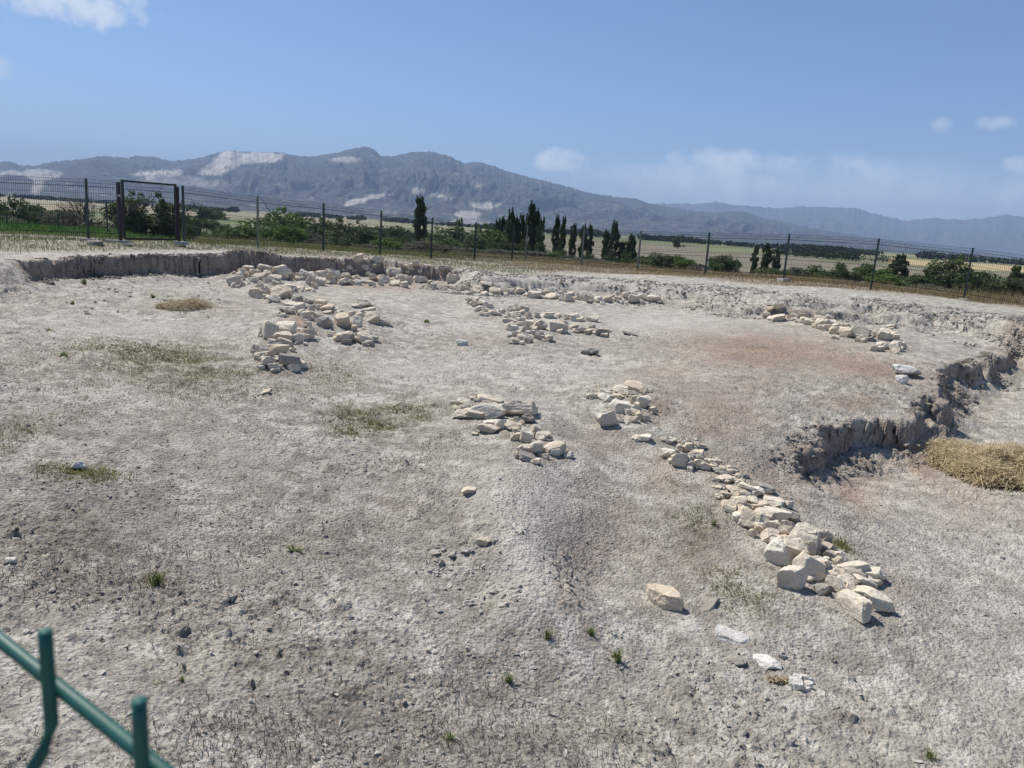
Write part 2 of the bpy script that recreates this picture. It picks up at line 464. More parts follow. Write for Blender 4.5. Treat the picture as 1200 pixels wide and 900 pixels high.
def mat_stone(name, cols, dirt=(.30, .20, .14), dirt_amt=.5):
    m, nt, b = new_mat(name)
    oi = nt.node('ShaderNodeObjectInfo'); tc = nt.node('ShaderNodeTexCoord').outputs['Object']
    off = nt.vmath('ADD', tc, oi.outputs['Location'])
    rnd = oi.outputs['Random']
    ramp = nt.node('ShaderNodeValToRGB'); nt.link(rnd, ramp.inputs[0])
    els = ramp.color_ramp.elements
    while len(els) < len(cols): els.new(0.5)
    for i, cc in enumerate(cols): els[i].position = i / (len(cols) - 1); els[i].color = (*cc, 1)
    P = nt.node('ShaderNodeNewGeometry').outputs['Position']
    n1 = nt.noise(P, 6, 5, .6); n2 = nt.noise(P, 38, 5, .7); n3 = nt.noise(P, 140, 3, .6)
    c = nt.mix(nt.rng(n1, .35, .65, 0, .32), ramp.outputs[0], (.47, .41, .32))
    c = nt.mix(nt.rng(n2, .54, .70, 0, .55), c, (.28, .235, .185))
    c = nt.mix(nt.rng(nt.noise(P, 15, 4, .7), .58, .68, 0, .6), c, (.62, .585, .52))
    n5 = nt.noise(P, 3.5, 4, .6)
    c = nt.mix(nt.math('MULTIPLY', nt.rng(n5, .48, .62), dirt_amt), c, dirt)
    nt.link(c, b.inputs['Base Color'])
    h = nt.math('ADD', nt.math('MULTIPLY', n2, .7), nt.math('ADD', nt.math('MULTIPLY', n3, .25), nt.math('MULTIPLY', nt.noise(P, 14, 4, .6), 1.0)))
    bump(nt, b, h, 0.8, 0.02)
    return m
M['stone'] = mat_stone('cream_limestone', [(.70,.59,.44), (.78,.70,.56), (.64,.525,.39), (.80,.74,.62), (.58,.50,.40), (.75,.64,.49)], dirt=(.42, .34, .255), dirt_amt=.42)
M['white_stone'] = mat_stone('chalky_white_stone', [(.74,.72,.66), (.66,.635,.575)], dirt=(.5,.47,.42), dirt_amt=.3)
M['grey_stone'] = mat_stone('dark_grey_stone', [(.15,.145,.145), (.20,.19,.185)], dirt=(.3,.28,.25), dirt_amt=.3)
M['earth_lump'] = mat_stone('earth_clod', [(.30,.27,.23), (.36,.33,.285)], dirt=(.24,.19,.15), dirt_amt=.4)

def mat_plain(name, col, rough=.6, noise_amt=.3, scale=30, spec=.3, metallic=0):
    m, nt, b = new_mat(name)
    P = nt.node('ShaderNodeTexCoord').outputs['Object']
    n = nt.noise(P, scale, 4, .6)
    c = nt.mix(nt.rng(n, .3, .7, 0, noise_amt), tuple(col), tuple(q * .45 for q in col))
    nt.link(c, b.inputs['Base Color']); b.inputs['Roughness'].default_value = rough
    b.inputs['Metallic'].default_value = metallic
    b.inputs['Specular IOR Level'].default_value = spec
    return m
M['green_paint'] = mat_plain('green_powder_coat', (.016, .115, .095), .5, .55, 45, .4)
M['dark_paint'] = mat_plain('dark_green_post_paint', (.03, .055, .05), .45, .3, 20, .4)
M['black_paint'] = mat_plain('black_gate_paint', (.012, .012, .014), .45, .3, 20, .4)
M['wire'] = mat_plain('fence_wire_coat', (.018, .028, .027), .5, .2, 20, .3)
M['pale_post'] = mat_plain('weathered_pale_post', (.20, .22, .19), .7, .3, 20, .3)
M['concrete'] = mat_plain('footing_concrete', (.5, .48, .45), .9, .35, 25, .1)
M['steel'] = mat_plain('bare_lock_steel', (.45, .44, .42), .5, .2, 30, .5)

def mat_leaf(name, c1, c2, c3=None, trans=.25, scale=1.4):
    m, nt, b = new_mat(name)
    oi = nt.node('ShaderNodeObjectInfo')
    P = nt.node('ShaderNodeTexCoord').outputs['Object']
    n = nt.noise(P, scale, 4, .7)
    n2 = nt.noise(P, scale * 9, 2, .6)
    c = nt.mix(nt.rng(nt.math('ADD', nt.math('MULTIPLY', n, .6), nt.math('MULTIPLY', n2, .4)), .36, .62), tuple(c1), tuple(c2))
    if c3: c = nt.mix(nt.rng(oi.outputs['Random'], 0, 1, 0, .6), c, tuple(c3))
    nt.link(c, b.inputs['Base Color']); b.inputs['Roughness'].default_value = .75
    b.inputs['Specular IOR Level'].default_value = .15
    tr = nt.node('ShaderNodeBsdfTranslucent'); nt.link(c, tr.inputs['Color'])
    mx = nt.node('ShaderNodeMixShader'); mx.inputs[0].default_value = trans
    out = nt.n['Material Output']
    nt.link(b.outputs[0], mx.inputs[1]); nt.link(tr.outputs[0], mx.inputs[2]); nt.link(mx.outputs[0], out.inputs[0])
    return m
M['leaf_poplar'] = mat_leaf('poplar_leaf', (.034,.062,.026), (.11,.16,.065), (.06,.085,.05))
M['leaf_bush'] = mat_leaf('bush_leaf', (.05,.085,.032), (.15,.205,.08), (.11,.135,.075))
M['leaf_bright'] = mat_leaf('bright_bush_leaf', (.07,.125,.035), (.18,.265,.08), (.13,.17,.075))
M['leaf_pale'] = mat_leaf('grey_green_leaf', (.09,.11,.075), (.17,.18,.13), (.16,.15,.11))
M['leaf_far'] = mat_leaf('far_belt_leaf', (.03,.045,.03), (.06,.08,.045), None, .1, .02)
M['weed'] = mat_leaf('weed_leaf', (.10,.15,.045), (.22,.27,.09), (.17,.18,.08), .3, 20)
M['bark'] = mat_plain('bark', (.12, .095, .075), .9, .5, 6, .1)
M['twig'] = mat_plain('dead_twig', (.17, .14, .12), .9, .4, 6, .1)
M['straw'] = mat_leaf('straw', (.36,.27,.15), (.70,.61,.40), None, .25, 7)
M['straw_brown'] = mat_leaf('brown_hay', (.28,.22,.14), (.52,.43,.29), None, .2, 9)
M['dry_grass_gold'] = mat_leaf('dry_grass_gold', (.24,.19,.10), (.40,.32,.19), None, .3, .8)
M['dry_grass_green'] = mat_leaf('dry_grass_green', (.13,.16,.06), (.30,.29,.14), None, .3, .8)
M['dead_stem'] = mat_leaf('dead_stem', (.065,.055,.045), (.19,.165,.13), None, .2, 3)
M['herb'] = mat_leaf('low_herb', (.12,.12,.05), (.30,.28,.10), None, .3, 2.5)

# ------------------------------------------------------------------ the ground sheet
LIT = [(140,640,260,120,1.0),(430,830,260,90,1.0),(300,560,200,60,.7),(820,630,50,70,.7),(700,860,160,60,.6),(60,480,120,60,.6),(520,660,60,60,.7),(690,620,50,60,.4),(1000,740,60,40,.4),(330,480,150,50,.5)]
def litter(px, py):
    v = np.full(np.shape(px), .10)
    for a, b, c_, d_, e_ in LIT: v = np.maximum(v, e_ * np.exp(-((px - a) / c_) ** 2 - ((py - b) / d_) ** 2))
    return np.clip(v, 0, 1)
def litter_xy(X, Y):
    p, q = project(np.stack([X, Y, gq(X, Y)], -1)); return litter(p, q)
def blob(px, py, cx, cy, rx, ry, ang=0):
    a = math.radians(ang); dx = px - cx; dy = py - cy
    u = (dx * math.cos(a) + dy * math.sin(a)) / rx; v = (-dx * math.sin(a) + dy * math.cos(a)) / ry
    return np.exp(-(u * u + v * v))

def build_ground():
    ys = []; y = 0.3
    while y < 42: ys.append(y); y += max(0.0036 * y, 0.004) if y > 1.4 else 0.05
    while y < 9500: ys.append(y); y *= 1.018
    ys.append(9500)
    back = [-120, -60, -30, -15, -8, -4, -2, -1, -.4]
    ys = np.array(back + ys)
    sc = np.linspace(-.80, .80, 980)
    so = .80 * np.geomspace(1, 2.3, 46)[1:]
    s = np.concatenate([-so[::-1], sc, so])
    wv = np.where(ys < .3, (.3 - ys) * 1.0 + .8, ys + .5)
    X = s[None, :] * wv[:, None]; Y = np.repeat(ys[:, None], len(s), 1)
    Z = np.empty_like(X)
    nearr = ys < 200
    Z[nearr] = ground(X[nearr], Y[nearr], 2)
    Xf, Yf = X[~nearr], Y[~nearr]
    Z[~nearr] = gfar(Xf, Yf)
    nr, nc = X.shape
    # crumbling faces: push steep ground in and out sideways
    gy = np.abs(np.gradient(Z, axis=0)) / np.maximum(np.gradient(Y, axis=0), 1e-4); gx = np.abs(np.gradient(Z, axis=1)) / np.maximum(np.gradient(X, axis=1), 1e-4)
    st = ss(.7, 1.8, np.maximum(gx, gy)) * (Y < 30) * (Y > 3)
    k = st > .01
    xs, yn, zn = X[k], Y[k], Z[k]; sk = st[k]
    fa = fbm(xs * 4 + zn * 5, zn * 9 + yn * 3, 3, 301); fb = fbm(yn * 4 - zn * 6, zn * 10 + xs * 3, 3, 302)
    X[k] = xs + sk * (.065 * fa + .03 * fbm(xs * 14, zn * 22 + yn * 9, 2, 303)); Y[k] = yn + sk * (.065 * fb + .03 * fbm(yn * 14, zn * 24, 2, 304))
    Z[k] = zn + sk * .05 * fbm(xs * 9 + yn * 5, zn * 9, 2, 305)
    V = np.stack([X, Y, Z], -1).reshape(-1, 3)
    i = np.arange(nr - 1)[:, None] * nc + np.arange(nc - 1)[None, :]
    F = np.stack([i, i + 1, i + nc + 1, i + nc], -1).reshape(-1, 4)
    me = mesh_np('ground', V, F, M['ground'], True)
    # --- colour masks (brown, herb, pale, litter)
    P2 = V.copy(); P2[:, 2] = np.clip(V[:, 2], -6, .5)
    px, py = project(V)
    ok = V[:, 1] > .8
    px = np.where(ok, px, -999); py = np.where(ok, py, 2000)
    x, yv = V[:, 0], V[:, 1]
    j1 = fbm(x * .8, yv * .8, 4, 61); j2 = fbm(x * 2.5, yv * 2.5, 4, 62)
    jx = px + 14 * j1; jy = py + 8 * j2
    br = np.zeros(len(V)); hb = np.zeros(len(V)); pl = np.zeros(len(V))
    for cx, cy, rx, ry, an, a in [(1000,575,50,22,40,.75),(1075,545,40,14,45,.8),(890,585,50,25,40,.6),(780,560,40,30,30,.5),(900,412,120,24,4,1.0),(1010,430,90,18,8,.9),(850,480,70,24,15,.7),(900,560,60,26,40,.6),(1000,560,60,30,30,.5),(780,440,60,20,0,.5),(560,400,60,8,0,.35),(890,450,60,14,0,.5),(850,560,35,45,30,.4),(830,500,50,18,20,.7),
            (350,375,18,8,0,.9),(770,475,16,20,30,.8),(460,335,60,6,0,.6),(690,640,45,40,20,.55),(660,690,18,30,0,.55),(1050,520,40,12,45,.8),(930,368,35,4,3,.9),
            (1130,580,60,40,20,.45),(1000,470,40,10,0,.8),(550,475,15,8,0,.4),(720,600,60,30,30,.4),(440,400,20,6,0,.5),(1060,690,60,30,10,.3),
            (820,640,60,50,20,.45),(1150,600,80,14,5,.35),(470,590,70,30,0,.25),(700,520,60,20,10,.4),(740,640,60,30,10,.4),(250,365,60,8,0,.3)]:
        br = np.maximum(br, a * blob(jx, jy, cx, cy, rx, ry, an))
    for cx, cy, rx, ry, an, a in [(215,432,95,26,2,.95),(180,410,70,12,0,.3),(450,497,62,22,0,1.0),(85,550,60,20,0,.55),(20,500,30,40,0,.45),
            (820,625,22,40,30,.6),(870,690,40,30,0,.35),(330,560,90,30,0,.25),(560,720,26,60,10,.3),(100,620,90,40,0,.3),(380,440,60,18,10,.35),
            (470,850,130,70,10,.45),(60,640,120,60,0,.5),(300,760,160,60,10,.45),(700,850,90,40,10,.35),(60,440,90,30,0,.45),(150,520,140,40,0,.35),(400,640,120,50,0,.4),(220,355,50,5,0,.5),(690,342,30,4,0,.8),(800,355,60,4,4,.35),(140,600,90,40,0,.3),(1090,300,1,1,0,0)]:
        hb = np.maximum(hb, a * blob(jx, jy, cx, cy, rx, ry, an))
    for cx, cy, rx, ry, an, a in [(610,640,38,70,0,.8),(560,430,150,18,0,.5),(780,380,110,14,0,.8),(180,385,150,12,0,.6),(120,460,120,30,0,.35),
            (1130,640,110,60,0,.45),(620,580,80,30,0,.6),(1160,780,60,90,0,.35),(730,340,150,9,4,.45),(300,530,70,16,0,.35),(720,440,60,10,0,.4)]:
        pl = np.maximum(pl, a * blob(jx, jy, cx, cy, rx, ry, an))
    # cover of the bank behind the cut, up to the fence
    d, side, wd, par = seg_info(x, yv, EDGE)
    sd = d * side
    right = ss(-.02, .12, x / np.maximum(yv, 1))
    out = ss(.5 + 3.6 * right, 2.6 + 3.2 * right, sd + 1.2 * j1) * (yv < 70) * (yv > 8)
    hb = np.maximum(hb, out * .85 * (1 - .55 * right)); br = np.maximum(br, out * .6 * right)
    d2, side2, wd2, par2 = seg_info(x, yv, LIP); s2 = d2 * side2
    br = np.maximum(br, .75 * np.exp(-((s2 - .15) / .35) ** 2) * (wd2 < .3) * (.6 + .5 * j1)); br = np.maximum(br, .75 * np.exp(-((sd + .05) / .16) ** 2) * (wd < .3))  # browner along the pit scarp and the sharp back cut
    # sieved spoil around the outside of the bank top is pale
    pl = np.maximum(pl, .4 * ss(-.2, .1, sd) * ss(1.6, .6, sd))
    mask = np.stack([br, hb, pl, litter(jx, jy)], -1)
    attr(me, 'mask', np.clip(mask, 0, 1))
    # --- field colours beyond the fence
    fieldc = np.zeros((len(V), 4)); fieldc[:, :3] = (.14, .15, .075)
    beyond = (yv > 36) | ((x < -11) & (yv > 24))
    fx = px + 10 * j1; hz = 228 + .0635 * px; dy = py - hz + 1.0 * j1
    def fld(m, c):
        fieldc[m & beyond, :3] = c
    fld(dy > -50, (.12, .15, .065))
    fld((px > 560) & (px < 860) & (dy > 9), (.20, .18, .13))
    fld((px >= 820) & (dy > 14), (.20, .18, .13))
    fld((px >= 820) & (dy > 6) & (dy <= 14), (.17, .195, .09))
    fld((px >= 1040) & (dy > 8) & (dy <= 15), (.50, .38, .20))
    fld((px >= 960) & (dy > 15) & (dy <= 17), (.12, .15, .06))
    fld((px > 600) & (px < 900) & (dy > 3.5) & (dy <= 7), (.11, .16, .055))
    fld((px > 780) & (dy > 3.2) & (dy <= 5), (.34, .29, .17))
    fld((px < 470) & (dy > 1.0) & (dy <= 11), (.29, .25, .165))
    fld((px < 470) & (dy > 6.5) & (dy <= 8), (.25, .21, .14))
    fld((px < 100) & (dy > 9) & (dy <= 14), (.34, .29, .19))
    fld((px > 200) & (px < 560) & (dy > 12) & (dy <= 26), (.09, .14, .05))
    fld((px > 215) & (px < 420) & (dy > 15.5) & (dy <= 17), (.17, .22, .08))
    fld((px > 215) & (px < 420) & (dy > 19) & (dy <= 21), (.25, .25, .16))
    fld((px > 430) & (px < 560) & (dy > 22), (.22, .18, .14))
    fld((px > 440) & (px < 570) & (dy > 2) & (dy <= 9), (.24, .25, .13))
    lawn = (x / np.maximum(yv, 1) < -.515) & (yv > 25) & (yv < 52)
    fieldc[lawn, :3] = (.075, .15, .035)
    fieldc[:, 3] = beyond * ss(24, 38, yv)
    fieldc[lawn, 3] = 1
    attr(me, 'field', fieldc)
    o = obj('ground', me); o['kind'] = 'structure'
    return o
def gfar(x, y):
    return -4.75 + .25 * fbm(x * .004, y * .004, 3, 71) - .0 * y + .12 * fbm(x * .03, y * .03, 2, 72)
_g = ground
def ground(x, y, fine=2):
    z = _g(x, y, fine)
    b = ss(60, 200, np.asarray(y, float))
    return z * (1 - b) + gfar(np.asarray(x, float), np.asarray(y, float)) * b
def plain_z(x, y):
    if y < 200: return gz(x, y, 0)
    return float(gfar(np.array([x]), np.array([y]))[0])
W1 = [(330,320,14,14),(341,323,8,7),(355.5,323,10,9),(348,327,7,4),(363,329,9,9),(364,322,10,5),(375.5,323,12,9),(374,330.5,12,10),(390,323,15,10),(388,330,13,5),
    (400,319,6,7),(404,330.5,16,7),(405,324,11,6),(409,320,8,5),(419,319,12,8),(417,326.5,10,6),(419,331.5,10,6),(431,321,7,7),(442,319,14,7),(437,326,10,7),
    (427,330,10,5),(435.5,332.5,9,6),(449,327.5,12,11),(459.5,320.5,18,10),(461,328.5,7,5),(462,332.5,12,6),(475,328,13,12),(475,321.5,6,4),(480.5,323,7,6),
    (486,323.5,9,6),(493,328.5,14,7),(504,331.5,5,5),(507,335,6,6)]
W2 = [(290,317,13,8),(283,320,8,6),(297,320.5,11,9),(281,323,8,6),(274.5,331,13,10),(280,327,7,7),(310,316,17,8),(320,319,8,6),(314,321.5,12,7),(303,326,16,9),
    (298,328,9,7),(321,326,14,7),(313,330,9,7),(325,332,10,6),(306,336,11,10),(298,344,10,10),(304,342,7,9),(316,342,18,13),(331,344,27,16,'B'),(340,337,13,4),(351,338,12,5),(363,340,10,3),(340,342,9,5)]
W3 = [(344.5,357,16,8),(361,353.5,16,6),(375,356.5,14,11),(339,365,13,7),(331,370.5,8,4),(351.5,362,13,9),(354.5,367.5,9,8),(358.5,370,11,14),(369,370.5,16,11),
    (384,361,15,7),(383.5,366,10,4),(400.5,367,13,6),(379,379,17,13,'earth_lump'),(401,377,18,15),(411,367,6,8),(417.5,376,13,18),(426,358.5,22,6),(429,365.5,20,11),
    (437,373.5,20,14,'B'),(361,382,8,7),(388,392,10,6),(402,396,21,11),(411,396,9,8),(426,397.5,19,12),(427,390.5,10,6),(429,403.5,8,5),(433,394,9,7)]
W4 = [(316,388,19,19,'B'),(331,386,26,15,'B'),(332.5,397,20,11),(319,402,11,7),(334,402.5,18,9),(305.5,411,17,14),(327.5,410,21,13,'B'),(312.5,416,18,8),(311,421,12,6),
    (314,426,15,11),(322,430,12,8),(330,419,10,5),(325,423,9,6),(339,425,21,15,'earth_lump'),(347,432,7,4),(349,397.5,14,11),(360,393,14,10),(352,388,10,7),
    (364,387.5,9,7),(306,391,6,8),(346,390,8,5)]
W5 = [(541.5,337.5,9,8),(547.5,335,8,7),(555.5,341,12,7),(569.5,335,14,5),(568.5,344,11,6),(561.5,339,9,6),(581,341.5,18,9),(596.5,342,13,7),(609,341.5,13,7),
    (616,337.5,6,6),(624.5,345,18,11),(642,342.5,9,4),(634,344,10,6),(644,348,16,7),(656,348,10,6),(667,344,10,5),(667,350.5,14,8),(656,347.5,9,6),(677,349,10,6),
    (690,350,13,9),(701,351,11,9),(711,351,13,8),(721,351,7,6),(732.5,347,10,6),(742.5,351,15,10),(752.5,349.5,13,8),(753,355,6,4),(765,352,17,7),(726,354,7,4)]
W6 = [(550,352,6,6),(559,351,9,6),(565,355,12,6),(553,356,7,5),(572.5,358,12,7),(560,362,10,7),(564.5,368,8,6),(570,364,10,6),(577,366.5,12,6),(583.5,368,6,5),
    (588,364.5,7,6),(599,361,14,10),(596,368.5,9,5),(604.5,369,13,8),(614,361.5,11,7),(611.5,366,9,6),(620.5,369,7,7),(628,369.5,8,7),(642,370,16,6),(593.5,375.5,11,7),
    (610.5,374,13,6),(602,385,10,8,'white_stone'),(610.5,379.5,10,7),(604,391,10,7),(596,383,6,6),(621,379.5,12,9),(631.5,381,19,13),(616,386,14,9),(653,382.5,22,15,'B'),
    (633,390,9,6),(631.5,395,13,8),(643,396.5,11,8),(618.5,398,12,10),(604.5,400.5,11,6),(610,395,10,7),(672,373,14,8),(664,371,8,5),(681,374,8,5),(694,374,13,8),
    (655,370,8,4),(662,380,9,7),(672.5,382,11,6),(679,387.5,14,6),(690,388,10,5),(692.5,382.5,11,5),(704,390,15,8,'earth_lump'),(710.5,388,8,6)]
W7 = [(544,473,20,10),(553,465,9,8),(567.5,467.5,22,8),(570,482.5,38,19,'B'),(607.5,481,38,19,'B'),(576,496,16,7),(571,504,22,9),(588,498,12,13),(600.5,500,20,13),
    (604,512,14,11),(617.5,491,18,12,'earth_lump'),(616,512,15,20),(626,526,22,16),(635.5,511,18,10),(649,528,26,14,'B'),(608,528,11,12),(617,537,19,11,'earth_lump'),(628,503,12,9)]
W8 = [(695,465,14,6),(707,461,15,6),(707.5,466,14,8),(727,458,18,9),(721,465,11,6),(713,469,8,6),(744,454,24,11,'B'),(754,457.5,9,13),(753,471,15,15),(737.5,462,12,8),
    (742,470,12,11),(725,477.5,24,17,'B'),(741,480,16,11),(749,488,11,10),(741,492.5,13,8),(710,492,22,17,'B'),(764,480,8,11),(755,514,16,8)]
W9 = [(787,515,16,8),(800,515,7,10),(809,516,12,6),(782,531,19,15),(797,525,11,8),(806,524,13,11),(816,523,9,10),(823,523,10,7),(795,539,22,20,'B'),(818,532,19,12),
    (809,534,7,8),(815,543,15,14),(826,547,15,12),(835,541,12,7),(857,549,15,8),(842,551,19,10,'earth_lump'),(850,562,20,9),(865,558,11,7),(868,564,11,7),(841,571,9,6),
    (877,574,29,12,'B'),(866,582,22,18),(850,580,14,10),(853,593,22,12),(881,590,18,10),(876,595,10,7),(906,590,26,9),(874,606,32,28,'B'),(907,604,35,22,'B'),(889,618,13,14),
    (922,620,24,24,'B'),(901,629,21,18,'B'),(915,639,13,16),(938,632,36,38,'B'),(962,632,22,26,'B'),(945,664,34,34,'B'),(965,641,15,15),(981,653,20,17),(965,657,11,9),
    (967,672,32,17,'B'),(999,669,32,22,'B'),(1012,683,28,14,'B'),(978,685,24,18,'B')]
W10 = [(897.5,368,9,8),(911.5,366,17,7),(911.5,373,20,8),(923.5,371.5,7,5),(930,371.5,9,7),(938,371,16,7),(947.5,377.5,13,8),(937,376,7,5),(953,381,5,4),(960,374,14,8),
    (963,380,17,11),(971,373,9,5),(973,378,13,5),(988,380,15,6),(969,384,12,8),(979,387.5,15,10),(990,390,17,12),(1008,391,21,14,'B'),(1017.5,389,7,6),(1026.5,391.5,14,9),
    (1037,394,17,11),(1044,383,11,4),(1033.5,405,15,9),(1049,406,13,13),(1057,405,9,9),(1037,389,15,8),(1047,392,8,7)]
def lay_mounds():
    g = np.zeros((MG['ny'], MG['nx']))
    gx = MG['x0'] + MG['s'] * np.arange(MG['nx']); gy = MG['y0'] + MG['s'] * np.arange(MG['ny'])
    for L, hm in ((W1, .05), (W2, .11), (W3, .10), (W4, .12), (W5, .05), (W6, .07), (W7, .10), (W8, .10), (W9, .08), (W10, .06)):
        one = np.zeros_like(g)
        for a in L:
            p = hit(a[0], a[1] + a[3] * .3, 0)
            r = .16 + .010 * a[2]
            one = np.maximum(one, np.exp(-((gx[None] - p[0]) ** 2 + (gy[:, None] - p[1]) ** 2) / (2 * r * r)))
        g = np.maximum(g, one * hm)
    return g
survey(.10, 0)
MG['g'] = lay_mounds()
survey(.045, 1)
build_ground()

# ------------------------------------------------------------------ mountains
def profile(pts):
    az = []; el = []
    for px, py in pts:
        d = ray(px, py); az.append(math.atan2(d[0], d[1])); el.append(d[2] / math.hypot(d[0], d[1]))
    az = np.array(az); el = np.array(el); k = np.argsort(az)
    return az[k], el[k]
def mountain(name, pts, R_ridge, R_foot, R_back, naz, nr, mat, seed, bumps=(), quarry=(), power=1.25, amp=.30):
    az0, el0 = profile(pts)
    az = np.linspace(az0[0], az0[-1], naz)
    el = np.interp(az, az0, el0)
    # soften the straight joins a little and roughen the skyline
    el = el + .00085 * fbm(az * 130, az * 0, 4, seed) + .0011 * fbm(az * 420, az * 0 + 3, 2, seed + 9)
    tt = np.concatenate([np.linspace(0, 1, nr), 1 + np.linspace(.05, 1, 14)])
    A, T = np.meshgrid(az, tt, indexing='ij')
    Rr = R_ridge * (1 + .08 * fbm(az * 5, az * 0 + 1, 2, seed + 3))[:, None] * np.ones_like(A)
    Rf = R_foot * (1 + .06 * fbm(az * 7, az * 0 + 5, 2, seed + 4))[:, None] * np.ones_like(A)
    D = np.where(T <= 1, Rf + (Rr - Rf) * T, Rr + (R_back - R_ridge) * (T - 1))
    zr = Rr * el[:, None] + CAM_Z
    X = D * np.sin(A); Y = D * np.cos(A)
    H = np.where(T <= 1, T ** power, 1 - .8 * (T - 1))
    # gullies running down from the ridge, spurs between them
    k = 1 / 900.0
    warp = fbm(X * k * .8, Y * k * .8, 3, seed + 20)
    rid = 1 - np.abs(fbm(A * 34 + warp * 2.2, T * 2.2, 5, seed + 21, .55)) * 2
    rid2 = 1 - np.abs(fbm(X * k * 2.2, Y * k * 2.2, 5, seed + 25, .55)) * 2
    env = np.clip(T, 0, 1) * np.clip(1 - T, 0, 1) * 4
    H = H + amp * env * ((rid - .6) * .55 + (rid2 - .6) * .35) * np.clip(T * 2, 0.2, 1)
    Z = -6 + (zr + 6) * H
    for (bx, by, wpx, dist, rad) in bumps:
        d = ray(bx, by); ba = math.atan2(d[0], d[1]); top = dist * d[2] / math.hypot(d[0], d[1])
        da = wpx / FPX
        g = np.exp(-((A - ba) / da) ** 2 - ((D - dist) / rad) ** 2)
        Z = np.maximum(Z, -6 + (top + 6 + CAM_Z) * g * (1 + .16 * (rid2 - .6)))
    Z = np.where(T <= 0.0, -8, Z)
    V = np.stack([X, Y, Z], -1).reshape(-1, 3)
    n1, n2 = A.shape
    i = np.arange(n1 - 1)[:, None] * n2 + np.arange(n2 - 1)[None, :]
    F = np.stack([i, i + n2, i + n2 + 1, i + 1], -1).reshape(-1, 4)
    me = mesh_np(name, V, F, mat, True)
    px, py = project(V)
    q = np.zeros(len(V))
    jx = px + 5 * fbm(px * .09, py * .16, 4, seed + 31); jy = py + 2.6 * fbm(px * .12 + 7, py * .2, 4, seed + 32)
    for poly, a in quarry:
        acc = 0
        for ox, oy in ((0, 0), (1.2, .3), (-1.2, -.3), (.5, .8), (-.5, -.8), (2, -.5), (-2, .5)):
            acc = acc + polymask(jx + ox, jy + oy, poly) / 7.0
        q = np.maximum(q, acc * a)
    brk = fbm(px * .16, py * .5, 4, seed + 36)
    q = q * np.clip(1.1 + .7 * brk, .5, 1)
    streak = fbm(px * .35, py * .06, 4, seed + 33)
    q = q * (.75 + .35 * streak)
    rock = np.clip(fbm(px * .06, py * .12, 4, seed + 34) + .1, 0, 1)
    for cx, cy, rx, ry, a in [(510,190,40,14,.8),(545,205,30,14,.9),(470,205,40,8,.5),(640,215,60,10,.4),(720,245,70,8,.5),(860,262,60,7,.5),(200,212,60,10,.6),(330,196,60,8,.35)]:
        rock = np.maximum(rock, a * blob(px, py, cx, cy, rx, ry))
    attr(me, 'mask', np.stack([q, rock, 0 * q, 0 * q + 1], -1))
    o = obj(name, me); o['kind'] = 'structure'
    return o
def mat_mtn(name, dark, rockc):
    m, nt, b = new_mat(name)
    P = nt.node('ShaderNodeNewGeometry').outputs['Position']
    a = nt.node('ShaderNodeAttribute'); a.attribute_name = 'mask'
    sep = nt.node('ShaderNodeSeparateColor'); nt.link(a.outputs['Color'], sep.inputs[0])
    n1 = nt.noise(P, .004, 6, .7); n2 = nt.noise(P, .018, 5, .7); n3 = nt.noise(P, .05, 3, .7)
    c = nt.mix(nt.rng(n1, .35, .65), dark, tuple(q * 1.7 for q in dark))
    sp = nt.math('MULTIPLY', nt.rng(n2, .50, .66), nt.math('ADD', .34, sep.outputs[1]))
    c = nt.mix(nt.math('MULTIPLY', sp, nt.rng(n3, .35, .6)), c, rockc)
    # settlements and fields low on the fans
    sx = nt.node('ShaderNodeSeparateXYZ'); nt.link(P, sx.inputs[0])
    low = nt.rng(sx.outputs[2], 130, 10)
    sp2 = nt.math('MULTIPLY', nt.rng(nt.noise(P, .012, 3, .8), .56, .66), low)
    c = nt.mix(nt.math('MULTIPLY', sp2, .7), c, (.5, .42, .36))
    c = nt.mix(sep.outputs[0], c, nt.mix(nt.rng(n2, .3, .7), (.50, .45, .38), (.85, .79, .69)))
    nt.link(c, b.inputs['Base Color'])
    bump(nt, b, nt.math('ADD', n2, nt.math('MULTIPLY', n1, 2.0)), .9, 45)
    return m
M['mtn'] = mat_mtn('scrub_mountain', (.034, .040, .034), (.34, .30, .25))
M['mtn2'] = mat_mtn('far_scrub_mountain', (.06, .065, .05), (.25, .23, .2))
ridge1 = [(-700,215),(-400,205),(-200,196),(-100,192),(0,190),(10,188),(25,193),(45,194),(60,190),(100,186),(118,183),(150,185),(160,182),(180,184),(200,188),(225,186),(240,183),(258,179),(270,175.5),(280,178),
    (300,178),(325,178),(345,182),(365,184),(385,180),(400,177),(415,173.5),(430,171.5),(438,175),(446,182),(460,183.5),(470,181),(485,177.5),(505,178),(520,181),
    (533,186),(545,191.5),(555,189.5),(565,190),(577,194),(600,202),(620,207),(650,215),(672,221),(690,226),(720,230),(745,233),(765,239),(790,243),(815,248),(840,248.5),
    (862,247.5),(880,250),(900,257),(915,259),(935,264),(960,269),(1000,275),(1040,281),(1080,288),(1140,296),(1200,303),(1300,311),(1500,322)]
